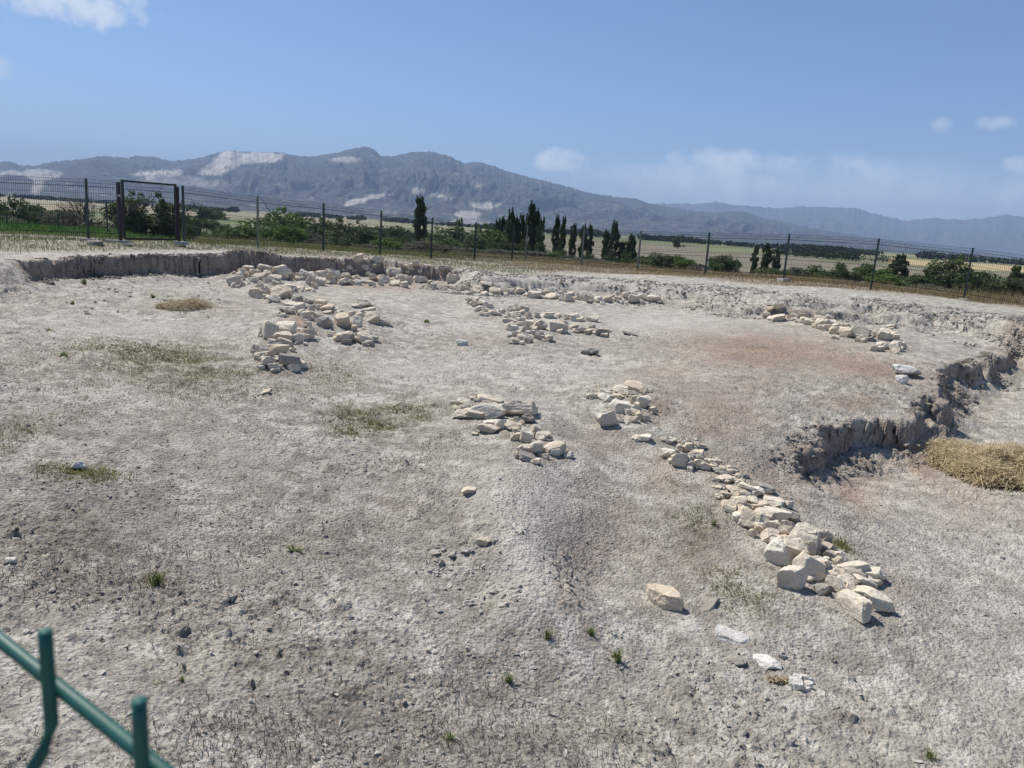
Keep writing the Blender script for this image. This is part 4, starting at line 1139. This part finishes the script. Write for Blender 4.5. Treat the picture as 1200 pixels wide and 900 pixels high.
PM = {k: post_mesh(M[k]) for k in ('dark_paint', 'pale_post')}
PMB = post_mesh(M['black_paint'], FH + .02, .075)
def panel_mesh(a, b, za, zb, h=FH - .06):
    """welded mesh panel between two posts: vertical wires with V folds, horizontal wires"""
    V = []; F = []
    L = math.hypot(b[0] - a[0], b[1] - a[1]); n = max(2, int(L / .055))
    ux, uy = (b[0] - a[0]) / L, (b[1] - a[1]) / L; nx, ny = -uy, ux
    folds = [h - .12, h * .5, .14]
    def off(zz): return max([0] + [.03 * max(0, 1 - abs(zz - f) / .05) for f in folds])
    zs = sorted(set([0, h] + [f + d for f in folds for d in (-.05, 0, .05)]))
    for k in range(n + 1):
        t = k / n; x = a[0] + t * (b[0] - a[0]); y = a[1] + t * (b[1] - a[1]); z0 = za + t * (zb - za) + .04
        tube(V, F, [(x + nx * off(q), y + ny * off(q), z0 + q) for q in zs], .0046, 3)
    nh = 9
    hz = sorted([h * (i + .0) / nh + .02 for i in range(nh + 1)] + [f + d for f in folds for d in (-.05, .05)])
    for q in hz:
        tube(V, F, [(a[0] + nx * off(q), a[1] + ny * off(q), za + .04 + q), (b[0] + nx * off(q), b[1] + ny * off(q), zb + .04 + q)], .0048, 3)
    return pyd('mesh_panel', V, F, M['wire'])
def footing(parent, p, z):
    me = bpy.data.meshes.get('footing_block')
    if not me:
        V = []; F = []; box(V, F, (0, 0, 0), .34, .34, .16); me = pyd('footing_block', V, F, M['concrete'])
    o = obj('concrete_footing', me, parent); o.location = Vector((p[0], p[1] - .02, z)) - parent.location
    o.rotation_euler = (0, 0, .4); return o
def fence_run(posts, label, foot=(), pale=(), skip_panel=()):
    P = []
    for px, ptop, pbase in posts:
        q = fence_at(px, (ptop + pbase) / 2)
        # height from the surveyed top and base
        zb = at(px, pbase, q[1])[2]
        P.append((q[0], q[1], zb))
    c = P[len(P) // 2]
    e = empty('mesh_fence', tuple(map(float, c)), label, 'fence', 'welded mesh fence round the dig')
    for i, p in enumerate(P):
        o = obj('post', PM['pale_post' if i in pale else 'dark_paint'], e); o.location = Vector(p) - e.location
        o.rotation_euler = (rng.uniform(-.012, .012), rng.uniform(-.012, .012), .9 if p[0] < 0.6 else -.65)
        if i in foot: footing(e, p, p[2])
    for i in range(len(P) - 1):
        if i in skip_panel: continue
        a, b = P[i], P[i + 1]
        me = panel_mesh(a, b, a[2], b[2])
        o = obj('mesh_panel', me, e); o.location = -e.location; o['kind'] = 'stuff'
    return e, P
e1, P1 = fence_run([(-240,201,268),(-118,204,273),(-6,207.5,279),(102,212,282.5)], 'leftmost run of green mesh fence, left of the black gate', foot=(3,))
e2, P2 = fence_run([(215,222,284),(302,233,289),(379,241,293),(446,249,298),(506,257,303),(557,263,306),(601,265,308)], 'mesh fence run between the black gate and the poplars', pale=(1,))
e3, P3 = fence_run([(617,265,308),(683,267,313),(749,270,319),(829,271,324),(921.5,275,329),(1025,281,338),(1135,289,353),(1245,298,372),(1380,310,400)], 'mesh fence run along the right side, from the poplars to the edge', foot=(4, 6), pale=(0, 1, 2))
# closing bay at the far corner belongs to the right run
me = panel_mesh(P2[-1], P3[0], P2[-1][2], P3[0][2]); o = obj('mesh_panel', me, e3); o.location = -e3.location; o['kind'] = 'stuff'
# gate with its frame
def gate():
    g0 = fence_at(143, 250); g1 = fence_at(208, 252)
    z0 = at(143, 283.5, g0[1])[2]; z1 = at(208, 284.5, g1[1])[2]
    e = empty('gate', (g0[0], g0[1], z0), 'black tubular gate frame filled with mesh, standing above the shaded cut', 'gate')
    rot = math.atan2(g1[1] - g0[1], g1[0] - g0[0])
    def add(name, V, F, mat, kind=None):
        o = obj(name, pyd(name, V, F, mat), e); o.location = -e.location
        if kind: o['kind'] = kind
        return o
    H = FH + .03
    V = []; F = []; box(V, F, (g0[0] - .045, g0[1] - .06, z0 + H / 2 - .02), .085, .085, H - .05, rot); add('post', V, F, M['black_paint'])
    V = []; F = []; box(V, F, (g1[0] + .015, g1[1] + .02, z1 + H / 2 - .03), .06, .06, H - .02, rot); p2 = add('post', V, F, M['black_paint'])
    u = np.array((g1[0] - g0[0], g1[1] - g0[1])); L = np.linalg.norm(u); u /= L
    for nm, t in (('gate_stile', .04), ('gate_stile', L - .05)):
        V = []; F = []; zz = z0 + (z1 - z0) * t / L
        box(V, F, (g0[0] + u[0] * t, g0[1] + u[1] * t, zz + .10 + (H - .08) / 2), .055, .055, H - .06, rot); add(nm, V, F, M['black_paint'])
    for nm, q in (('gate_rail', H), ('gate_rail', .09)):
        V = []; F = []
        a = np.array((g0[0] + u[0] * .07, g0[1] + u[1] * .07, z0 + q)); b = np.array((g0[0] + u[0] * (L - .08), g0[1] + u[1] * (L - .08), z1 + q))
        i0 = tube(V, F, [a, b], .036, 4); capped(V, F, i0, 2, 4); add(nm, V, F, M['black_paint'])
    a = (g0[0] + u[0] * .09, g0[1] + u[1] * .09); b = (g0[0] + u[0] * (L - .1), g0[1] + u[1] * (L - .1))
    o = obj('mesh_panel', panel_mesh(a, b, z0 + .06, z1 + .06, H - .16), e); o.location = -e.location; o['kind'] = 'stuff'
    V = []; F = []; box(V, F, (g0[0] + .02, g0[1] - .17, z0 + H - .42), .06, .05, .05, rot); add('lock', V, F, M['steel'])
    V = []; F = []; box(V, F, (g0[0] + .01, g0[1] - .17, z0 + H - .60), .10, .05, .04, rot); add('latch', V, F, M['black_paint'])
    V = []; F = []; box(V, F, (g0[0] - .15, g0[1] - .1, z0 + .0), .62, .36, .10, rot); add('concrete_footing', V, F, M['concrete'])
    V = []; F = []; box(V, F, (g1[0] + .05, g1[1] + .05, z1 + .0), .36, .30, .10, rot); add('concrete_footing', V, F, M['concrete'])
    # filler panel between gate post and next fence post
    o = obj('mesh_panel', panel_mesh((g1[0] + .1, g1[1] + .14), P2[0], z1, P2[0][2]), e); o.location = -e.location; o['kind'] = 'stuff'
    o = obj('mesh_panel', panel_mesh(P1[-1], (g0[0] - .1, g0[1] - .14), P1[-1][2], z0), e); o.location = -e.location; o['kind'] = 'stuff'
gate()
# dark stone by the footing left of the gate
single((112,286,14,5), 'dark low stone beside the concrete footing left of the gate', kind='grey_stone', flat=.35)
single((149,287,9,5), 'small dark stone beside the gate footing', kind='grey_stone', flat=.4)
# second, older fence of thin posts further off
ef = None
for px, ptop, pb in ((9,250,272),(69,250,272),(126.5,237,280),(234,268,285),(275,272,289)):
    Yp = 30.0 if px < 200 else 33.0
    p = at(px, pb, Yp); tz = at(px, ptop, Yp)[2]
    if ef is None: ef = empty('wire_fence', tuple(map(float, p)), 'older fence of thin dark posts beyond the left mesh fence', 'fence'); PF = []
    V = []; F = []; z0 = plain_z(p[0], p[1]); i0 = tube(V, F, [(0, 0, z0 - p[2] - .2), (0, 0, tz - p[2])], .035, 5); capped(V, F, i0, 2, 5)
    o = obj('post', pyd('post', V, F, M['dark_paint']), ef); o.location = Vector(p) - ef.location; PF.append((p, tz))
V = []; F = []
for (p, t1), (q, t2) in zip(PF[:-1], PF[1:]):
    for k in (.1, .45, .8): tube(V, F, [(p[0], p[1], t1 - k * .9), (q[0], q[1], t2 - k * .9)], .004, 3)
o = obj('wire_strands', pyd('wire_strands', V, F, M['wire']), ef); o.location = -ef.location; o['kind'] = 'stuff'

# the fence the photograph was taken over: top of a green welded panel at lower left
def near_fence():
    p1 = np.array((0, 0, CAM_Z)) + ray(58, 815) * .292
    p2 = np.array((0, 0, CAM_Z)) + ray(167, 912) * .256
    z0 = (p1[2] + p2[2]) / 2
    u = p2[:2] - p1[:2]; pitch = np.linalg.norm(u); u /= pitch
    nrm = np.array((-abs(u[1]), -abs(u[0])))       # horizontal, towards the camera and left
    nrm /= np.linalg.norm(nrm)
    e = empty('mesh_fence', (float(p1[0]), float(p1[1]), gz(p1[0], p1[1], 0)), 'dark green welded wire panel close up, cut off at the lower left corner', 'fence', 'welded mesh fence round the dig')
    H = z0 - e.location[2]
    wr = .0026
    path = [(0, .0285)]; # (offset, height rel. top wire)
    prof = [(0, .0285), (0, .02), (0, -.012), (.004, -.022), (.026, -.050), (.030, -.058), (.026, -.066), (.004, -.094), (0, -.104)]
    for f in (-.62, -1.15): prof += [(0, f + .05), (.03, f), (0, f - .05)]
    prof += [(0, -H + .05)]
    V = []; F = []
    i0 = tube(V, F, [(nrm[0] * a, nrm[1] * a, b) for a, b in prof], wr, 10); capped(V, F, i0, len(prof), 10)
    mev = pyd('vertical_wire', V, F, M['green_paint'], True)
    k0, k1 = -26, 16
    for k in range(k0, k1 + 1):
        x, y = p1[:2] + u * pitch * k
        o = obj('vertical_wire', mev, e); o.location = Vector((x, y, z0)) - e.location
    L0 = p1[:2] + u * pitch * (k0 - .4); L1 = p1[:2] + u * pitch * (k1 + .4)
    V = []; F = []
    mid = np.array(((L0[0] + L1[0]) / 2, (L0[1] + L1[1]) / 2, 0))
    a = np.array((*L0, 0)) - mid; b = np.array((*L1, 0)) - mid
    i0 = tube(V, F, [a, b], .0029, 12); capped(V, F, i0, 2, 12)
    meh = pyd('horizontal_wire', V, F, M['green_paint'], True)
    for hz, of in ((0, -.0054), (-.104, -.0054), (-.30, -.0054), (-.46, -.0054), (-.57, -.0054), (-.67, -.0054), (-.9, -.0054), (-1.1, -.0054), (-1.2, -.0054), (-H + .08, -.0054)):
        o = obj('horizontal_wire', meh, e)
        o.location = Vector((mid[0] + nrm[0] * of, mid[1] + nrm[1] * of, z0 + hz)) - e.location
    for L_ in (L0, L1):
        V = []; F = []; box(V, F, (0, 0, -H / 2), .05, .05, H + .3)
        o = obj('post', pyd('post', V, F, M['green_paint']), e); o.location = Vector((L_[0] + nrm[0] * -.035, L_[1] + nrm[1] * -.035, z0)) - e.location
near_fence()

# ------------------------------------------------------------------ trees and bushes
def leaf_cloud(rs, centers, radii, n, size, up=.3):
    """small leaf faces spread through ellipsoid clumps"""
    centers = np.array(centers); radii = np.array(radii)
    vol = radii.prod(1) ** .7; pick = rs.choice(len(centers), n, p=vol / vol.sum())
    d = rs.randn(n, 3); d /= np.linalg.norm(d, axis=1)[:, None]
    r = rs.rand(n) ** .42
    P = centers[pick] + d * r[:, None] * radii[pick]
    a = rs.randn(n, 3); a[:, 2] += up; a /= np.linalg.norm(a, axis=1)[:, None]
    b = np.cross(a, rs.randn(n, 3)); b /= np.linalg.norm(b, axis=1)[:, None]
    s = size * (.6 + .8 * rs.rand(n))[:, None]
    V = np.stack([P - a * s, P + b * s * .62, P + a * s, P - b * s * .62], 1)
    F = np.arange(n * 4).reshape(n, 4)
    return V.reshape(-1, 3), F
def limbs(rs, h, r, n, spread, start=.25, top=.8):
    V = []; F = []
    pts = [(rs.randn() * .01 * k, rs.randn() * .01 * k, h * top * k / 6) for k in range(7)]
    tube(V, F, pts, [r * (1 - .13 * k) for k in range(7)], 6)
    for k in range(n):
        z = h * (start + (top - start) * rs.rand() * .85); a = rs.rand() * 6.283; L = spread * (.6 + .6 * rs.rand())
        p0 = np.array((0, 0, z)); p1 = p0 + np.array((math.cos(a) * L * .5, math.sin(a) * L * .5, L * .55)); p2 = p0 + np.array((math.cos(a) * L, math.sin(a) * L, L * 1.25))
        tube(V, F, [p0, p1, p2], [r * .45, r * .3, r * .12], 4)
    return V, F
# every crown is modelled in a unit height of 1
def poplar(seed):
    rs = np.random.RandomState(seed); C = []; Rr = []
    for k in range(46):
        z = .10 + .88 * (k / 45.0); w_ = .125 * (1 - max(0, (z - .55) / .55) ** 2.4 * .62) * (.85 + .3 * min(1, z * 2.2))
        a = rs.rand() * 6.283; q = w_ * (.25 + .75 * rs.rand())
        C.append((math.cos(a) * q, math.sin(a) * q, z)); Rr.append((w_ * .42, w_ * .42, .055 + .03 * rs.rand()))
    for k in range(5):   # upright shoots that break the tip
        a = rs.rand() * 6.283; C.append((math.cos(a) * .04, math.sin(a) * .04, .9 + .1 * rs.rand())); Rr.append((.018, .018, .07))
    V, F = leaf_cloud(rs, C, Rr, 5200, .019, 1.2)
    return mesh_np('crown', V, F, M['leaf_poplar']), pyd('trunk', *limbs(rs, 1, .02, 8, .12, .12, .9), M['bark'])
def round_tree(seed, mat, flat=1.0, n=3200):
    rs = np.random.RandomState(seed); C = []; Rr = []
    for k in range(34):
        a = rs.rand() * 6.283; q = .36 * math.sqrt(rs.rand()); z = .18 + .72 * rs.rand() * (1 - (q / .48) ** 2) ** .5
        C.append((math.cos(a) * q, math.sin(a) * q, z)); s = .07 + .09 * rs.rand(); Rr.append((s * 1.2, s * 1.2, s))
    for k in range(8):
        a = rs.rand() * 6.283; C.append((math.cos(a) * .3 * rs.rand(), math.sin(a) * .3 * rs.rand(), .75 + .2 * rs.rand())); Rr.append((.05, .05, .07))
    V, F = leaf_cloud(rs, C, Rr, int(n * 1.3), .026, .4)
    return mesh_np('crown', V, F, mat), pyd('trunk', *limbs(rs, 1, .028, 10, .35, .15, .75), M['bark'])
def bush(seed, mat, n=2400):
    rs = np.random.RandomState(seed); C = []; Rr = []
    for k in range(34):
        a = rs.rand() * 6.283; q = .46 * math.sqrt(rs.rand()); z = .06 + .84 * math.sqrt(rs.rand()) * (1 - (q / .6) ** 2) ** .5
        C.append((math.cos(a) * q, math.sin(a) * q, z)); s = .09 + .09 * rs.rand(); Rr.append((s * 1.2, s * 1.2, s))
    V, F = leaf_cloud(rs, C, Rr, int(n * 1.4), .032, .6)
    return mesh_np('crown', V, F, mat), pyd('stems', *limbs(rs, 1, .02, 12, .45, .02, .6), M['bark'])
def bare(seed):
    rs = np.random.RandomState(seed); V = []; F = []
    def br(p, d, L, r, lev):
        q = p + d * L; m = p + d * L * .5 + rs.randn(3) * L * .05
        tube(V, F, [p, m, q], [r, r * .8, r * .6], 4 if lev < 2 else 3)
        if lev < 4:
            for _ in range(3 if lev < 3 else 3):
                dd = d + rs.randn(3) * .42; dd[2] = abs(dd[2]) * .8 + .25; dd /= np.linalg.norm(dd)
                br(p + d * L * (.45 + .55 * rs.rand()), dd, L * (.6 + .2 * rs.rand()), r * .55, lev + 1)
    for k in range(4):
        d = np.array((rs.randn() * .35, rs.randn() * .35, 1)); d /= np.linalg.norm(d)
        br(np.array((rs.randn() * .05, rs.randn() * .05, 0)), d, .36, .016, 0)
    return pyd('branches', V, F, M['twig'])
POP = [poplar(10 + i) for i in range(5)]
TRE = [round_tree(30 + i, M['leaf_bush']) for i in range(3)]
TRB = [round_tree(40 + i, M['leaf_bright'], n=2400) for i in range(2)]
BUS = [bush(50 + i, M['leaf_bush']) for i in range(4)]
BUB = [bush(60 + i, M['leaf_bright']) for i in range(3)]
BUP = [bush(70 + i, M['leaf_pale'], 1700) for i in range(3)]
BAR = [bare(80 + i) for i in range(3)]
KIND = {'poplar': (POP, 'poplar_tree', 'tree'), 'tree': (TRE, 'tree', 'tree'), 'treeb': (TRB, 'tree', 'tree'), 'bush': (BUS, 'bush', 'bush'),
        'bushb': (BUB, 'bush', 'bush'), 'bushp': (BUP, 'shrub', 'shrub'), 'bare': (None, 'bare_shrub', 'shrub')}
cnt = 0
def plant(kind, px, top, wpx, dist, label, group, lean=0.0):
    global cnt
    cnt += 1
    src, nm, cat = KIND[kind]
    if kind != 'poplar' and dist < 60: dist = dist - (dist - 30) * (.25 if px < 800 else .62)
    if kind != 'poplar' and 'brush' not in label: top -= 4.0
    p = at(px, top, dist)
    z0 = plain_z(p[0], p[1]); h = max(p[2] - z0, .4)
    dd = math.hypot(p[0], p[1])
    wm = wpx / FPX * dist * (1.08 if kind == 'poplar' else 1.7 if 'brush' not in label else 1.15)
    nat = {'poplar': .33, 'tree': .86, 'treeb': .86, 'bush': 1.15, 'bushb': 1.15, 'bushp': 1.15, 'bare': .9}[kind]
    sx = wm / nat
    e = empty(nm, (p[0], p[1], z0), label, cat, group)
    e.rotation_euler = (0, lean, rng.random() * .1)
    def part(name, me, sc):
        o = obj(name, me, e); o.scale = sc; o.rotation_euler = (0, 0, rng.random() * 6.28); return o
    if kind == 'bare':
        part('branches', BAR[cnt % 3], (sx, sx, h / 1.05))
    else:
        crown, trunk = src[cnt % len(src)]
        part('crown', crown, (sx, sx, h)); part('trunk' if 'tree' in nm else 'stems', trunk, (min(sx, h), min(sx, h), h))
    return e
GP = 'poplars beyond the fence'; GT = 'trees beyond the fence'; GB = 'bushes beyond the fence'; GS = 'grey shrubs beyond the fence'
PLANTS = [
 ('poplar',492,233,17,75,'lone tall poplar left of centre, apart from the poplar row',GP),
 ('tree',538.5,257,9,140,'small dark round tree standing alone just right of the lone tall poplar',GT),
 ('poplar',583,258,9,66,'leftmost short poplar of the row, beside the green tree',GP),
 ('poplar',589.5,256,9,68,'second poplar from the left end of the row',GP),
 ('poplar',599,248,13,66,'broad poplar third from the left end of the row',GP),
 ('poplar',612.5,253,10,67,'dark poplar touching the left side of the tallest one',GP),
 ('poplar',624,239,14,66,'tallest poplar of the row, with a forked tip',GP),
 ('poplar',635,257,10,64,'narrow poplar touching the right side of the tallest one',GP),
 ('poplar',653.5,255,9,66,'left half of the poplar pair right of the tallest group',GP),
 ('poplar',661,257,9,65,'right half of the poplar pair right of the tallest group',GP),
 ('poplar',672.5,264,9,64,'slim single poplar standing between two pairs',GP),
 ('poplar',685,265,10,62,'left trunk of the forked poplar pair before the gap',GP),
 ('poplar',693,265,8,63,'right leaning shoot of the forked poplar pair before the gap',GP),
 ('poplar',721,261,13,60,'tall pointed poplar of the group beside the pale fence post',GP),
 ('poplar',711,272,11,61,'lower poplar on the left flank of the tall pointed one',GP),
 ('poplar',729.5,284,11,60,'low bushy poplar right of the tall pointed one',GP),
 ('poplar',741,276,13,58,'poplar just behind the pale fence post',GP),
 ('poplar',886.5,289,9,60,'left one of three small poplars on the right plain',GP),
 ('poplar',900,287,12,60,'middle one of three small poplars on the right plain',GP),
 ('poplar',911.5,294,10,59,'right one of three small poplars on the right plain',GP),
 ('tree',14,231,20,62,'dark tree at the left edge of the view',GT),
 ('tree',165,227,42,46,'tallest bushy tree seen through the gate mesh',GT),
 ('tree',202,237,34,47,'second bushy tree, overlapping the right gate post',GT),
 ('bush',219,246,18,46,'dark bush just right of the gate',GB),
 ('bush',148,250,22,44,'bush behind the left post of the gate',GB),
 ('bush',186,251,14,48,'low dark bush between the two trees behind the gate',GB),
 ('bush',38,241,34,66,'round dark bush second from the left edge',GB),
 ('bush',62,246,30,64,'bush with pale patches left of the first fence post',GB),
 ('bush',92,254,26,60,'low bush right behind the first fence post',GB),
 ('bushp',78,246,30,58,'greyish shrub left of the first fence post',GS),
 ('bushp',0,254,30,58,'greyish shrub cut by the left edge of the view',GS),
 ('bare',116,214,44,40,'leafless branching shrub between the first post and the gate',GS),
 ('bare',84,238,36,50,'lower leafless shrub left of the first post',GS),
 ('bare',100,232,26,46,'thin leafless shrub directly behind the first post',GS),
 ('bush',226,266,22,40,'low bush at the foot of the fence right of the gate',GB),
 ('bush',242,257,16,160,'farther dark bush on the plain right of the gate',GB),
 ('tree',233,242,14,330,'farther small tree at the edge of the tan field',GT),
 ('tree',249,246,20,340,'farther round tree at the edge of the tan field',GT),
 ('bushb',258,272,26,38,'bright bush midway between the gate and the next post',GB),
 ('bushb',283,268,30,38,'bright bush left of the pale fence post',GB),
 ('treeb',330,244,48,50,'loose pale green tree right of the pale fence post',GT),
 ('bushb',316,264,30,40,'bright green bush at the foot of the loose pale tree',GB),
 ('bushb',338,266,34,39,'bright green bush right of the loose pale tree',GB),
 ('bushp',360,270,26,42,'grey green shrub beside the dark bushes near the third post',GS),
 ('tree',384,257,32,50,'dark round tree behind the third fence post',GT),
 ('tree',408,260,40,48,'dark spreading tree right of the third fence post',GT),
 ('bush',426,270,26,46,'bush left of the fourth fence post',GB),
 ('bushp',372,280,22,38,'pale low shrub at the foot of the third fence post',GS),
 ('bushp',432,289,26,38,'pale low shrub at the foot of the fourth fence post',GS),
 ('bush',447,272,16,90,'farther bush behind the fourth fence post',GB),
 ('bush',463,268,26,95,'farther bush line between the fourth post and the lone poplar',GB),
 ('bush',436,268,14,150,'small distant bush beyond the tan field edge',GB),
 ('bush',472,276,20,48,'dark low bush left of the lone poplar',GB),
 ('bushp',500,286,36,42,'feathery grey shrub below the lone poplar',GS),
 ('bushp',519,290,30,42,'feathery grey shrub right of the fifth fence post',GS),
 ('bush',517,272,24,70,'dark bush right of the lone poplar',GB),
 ('tree',535,268,40,58,'broad green tree left of the sixth fence post',GT),
 ('treeb',569,263,30,60,'light green tree at the left end of the poplar row',GT),
 ('bush',556,280,24,54,'bush at the foot of the sixth fence post',GB),
 ('bushp',545,293,34,42,'grey shrub in front of the broad green tree',GS),
 ('bushp',584,295,34,42,'grey shrub under the left end of the poplar row',GS),
 ('bushp',622,299,36,44,'grey shrub under the tallest poplar',GS),
 ('bushb',649,298,18,44,'small light bush right of the tallest poplar group',GB),
 ('bushp',664,302,30,44,'grey shrub under the poplar pair',GS),
 ('bushp',700,306,26,44,'grey shrub in the gap of the poplar row',GS),
 ('bush',765,300,28,44,'left part of the hedge right of the pale fence post',GB),
 ('bush',785,302,30,44,'middle part of the hedge right of the pale fence post',GB),
 ('bushb',803,304,18,44,'bright right end of the hedge',GB),
 ('bush',845,301,20,44,'left half of the dark bush right of the tall dark post',GB),
 ('bush',857,303,16,44,'right half of the dark bush right of the tall dark post',GB),
 ('bushb',839,309,14,42,'pale low bush right behind the tall dark post',GB),
 ('bush',905,316,26,40,'low bush at the foot of the three small poplars',GB),
 ('bushp',934,316,22,44,'grey green low bush right of the small poplars',GS),
 ('bush',952,315,34,46,'long low bush on the right plain',GB),
 ('bush',987,311,14,40,'dark ragged bush before the leaning post',GB),
 ('bush',1001,318,16,40,'lower ragged bush before the leaning post',GB),
 ('bushb',1022,311,32,42,'yellow green bush behind the leaning post',GB),
 ('bushb',1035,323,28,38,'light bush at the foot of the leaning post',GB),
 ('poplar',1057,300,24,38,'wind swept young tree between the last two posts',GP),
 ('bush',1080,323,44,40,'wide low green bush between the last two posts',GB),
 ('tree',1116,300,36,38,'large bushy tree beside the last fence post',GT),
 ('bush',1100,318,30,38,'green bush touching the large bushy tree',GB),
 ('bush',1150,320,44,38,'broad bush right of the last fence post',GB),
 ('bush',1176,323,34,37,'bush near the right edge of the view',GB),
 ('poplar',1193,314,20,37,'slim dark tree at the right edge of the view',GP),
 ('bush',1215,325,44,36,'bush cut by the right edge of the view',GB),
 ('bushp',1090,336,30,34,'grey low shrub before the wide low bush',GS),
 ('bush',577,281,24,58,'dark brush at the foot of the two short poplars at the row start',GB),
 ('bush',597,280,22,58,'dark brush at the foot of the third poplar of the row',GB),
 ('bush',613,281,22,58,'dark brush left of the foot of the tallest poplar',GB),
 ('bush',633,283,22,58,'dark brush right of the foot of the tallest poplar',GB),
 ('bush',657,288,18,56,'dark brush at the foot of the poplar pair',GB),
 ('bush',689,292,16,54,'dark brush at the foot of the forked poplar pair',GB),
 ('bush',716,293,20,52,'dark brush at the foot of the tall pointed poplar',GB),
 ('bush',735,295,20,52,'dark brush behind the foot of the pale fence post',GB),
 ('poplar',606,256,10,67,'thin poplar between the broad one and the dark one of the row',GP),
 ('poplar',630,248,10,66,'slim poplar close behind the right side of the tallest one',GP),
 ('bushb',300,270,24,40,'green bush behind the foot of the pale fence post',GB),
 ('bush',350,262,26,60,'farther dark bush between the loose pale tree and the third post',GB),
 ('bush',395,277,26,44,'low dark bush under the two round trees behind the third post',GB),
 ('bushb',455,281,26,44,'light low bush between the fourth post and the lone poplar',GB),
 ('bush',484,284,18,46,'bush at the left foot of the lone poplar',GB),
 ('bushb',527,283,26,48,'light bush between the fifth and sixth fence posts',GB),
 ('bush',268,262,24,70,'farther bush between the gate and the pale post',GB),
 ('bushp',120,262,30,46,'grey shrub under the leafless branching shrub',GS),
 ('bush',970,322,22,42,'low bush left of the dark ragged bush on the right',GB),
 ('bush',1135,327,30,36,'low bush at the foot of the last fence post',GB),
 ('bushp',820,312,16,42,'small grey shrub left of the tall dark post',GS),
 ('tree',877,280,10,800,'lone round tree on the far plain',GT) if False else ('tree',796.5,279,9,420,'lone round tree on the far plain in front of the tree belt',GT),
]
for a in PLANTS: plant(*a)

scrub(900, 560, 760, (1, 4), M['dry_grass_gold'], 'rough_grass', 'rough dry grass below the poplars', .3)
scrub(900, 230, 560, (1, 4), M['dry_grass_green'], 'rough_grass', 'rough green grass behind the middle fence', .35)
scrub(900, 760, 1240, (.6, 3), M['dry_grass_gold'], 'rough_grass', 'rough dry grass behind the right fence', .3)

# far belts of trees across the plain: one mass each
def belt(name, pts, h, n, label, size=1.2, gap=.0):
    rs = np.random.RandomState(len(label)); C = []; Rr = []
    P = []
    for (px, py, dist) in pts:
        d = ray(px, py); P.append((d[0] / d[1] * dist, dist))
    P = np.array(P); seg = np.linalg.norm(np.diff(P, axis=0), axis=1); cum = np.concatenate([[0], np.cumsum(seg)])
    m = n // 26
    t = rs.rand(m) * cum[-1]
    X = np.interp(t, cum, P[:, 0]); Y = np.interp(t, cum, P[:, 1]) + rs.randn(m) * 12
    k = vn(t / 60, t * 0, 91) > gap; X, Y, t = X[k], Y[k], t[k]
    hh = h * (.45 + .75 * vn(t / 35, t * 0, 92) + .25 * rs.rand(len(t)))
    C = np.stack([X, Y, -4.7 + hh * .55], -1); Rr = np.stack([hh * .5, hh * .5, hh * .5], -1)
    V, F = leaf_cloud(rs, C, Rr, n, size, .4)
    o = obj(name, mesh_np(name, V, F, M['leaf_far'])); tag(o, label, None, None, 'stuff')
belt('far_wood', [(-120,222,1500),(100,234,1450),(300,247,1400),(450,256,1400),(600,266,1300)], 8, 26000, 'dark belt of trees along the foot of the left mountains', 1.6, .1)
belt('far_wood', [(560,264,1100),(700,273,1000),(900,285,850),(1060,296,800),(1200,305,780),(1320,312,780)], 7, 26000, 'dark belt of trees along the far side of the right plain', 1.3, .12)
belt('far_wood', [(905,288,420),(960,292,400),(1000,295,380),(1040,299,400)], 3.6, 4200, 'nearer clump of trees on the right plain', .5, .25)
belt('far_wood', [(500,272,240),(440,270,220)], 3, 2500, 'low hedge across the plain left of the lone poplar', .4, .1)

# ------------------------------------------------------------------ air
hv = [(x, y, z) for z in (-14.0, 1080.0) for x, y in ((-26000., -400.), (26000., -400.), (26000., 19500.), (-26000., 19500.))]
hf = [(0, 3, 2, 1), (4, 5, 6, 7), (0, 1, 5, 4), (1, 2, 6, 5), (2, 3, 7, 6), (3, 0, 4, 7)]
hm = bpy.data.materials.new('air_haze'); hm.use_nodes = True
hn = NT(hm.node_tree)
for n in list(hn.n): hn.n.remove(n)
pv = hn.node('ShaderNodeVolumePrincipled'); pv.inputs['Color'].default_value = (.50, .67, 1.0, 1)
pv.inputs['Density'].default_value = 8.5e-5
pv.inputs['Anisotropy'].default_value = 0.0
ho = hn.node('ShaderNodeOutputMaterial'); hn.link(pv.outputs[0], ho.inputs['Volume'])
hz = obj('haze', pyd('haze', hv, hf, hm)); hz['kind'] = 'stuff'
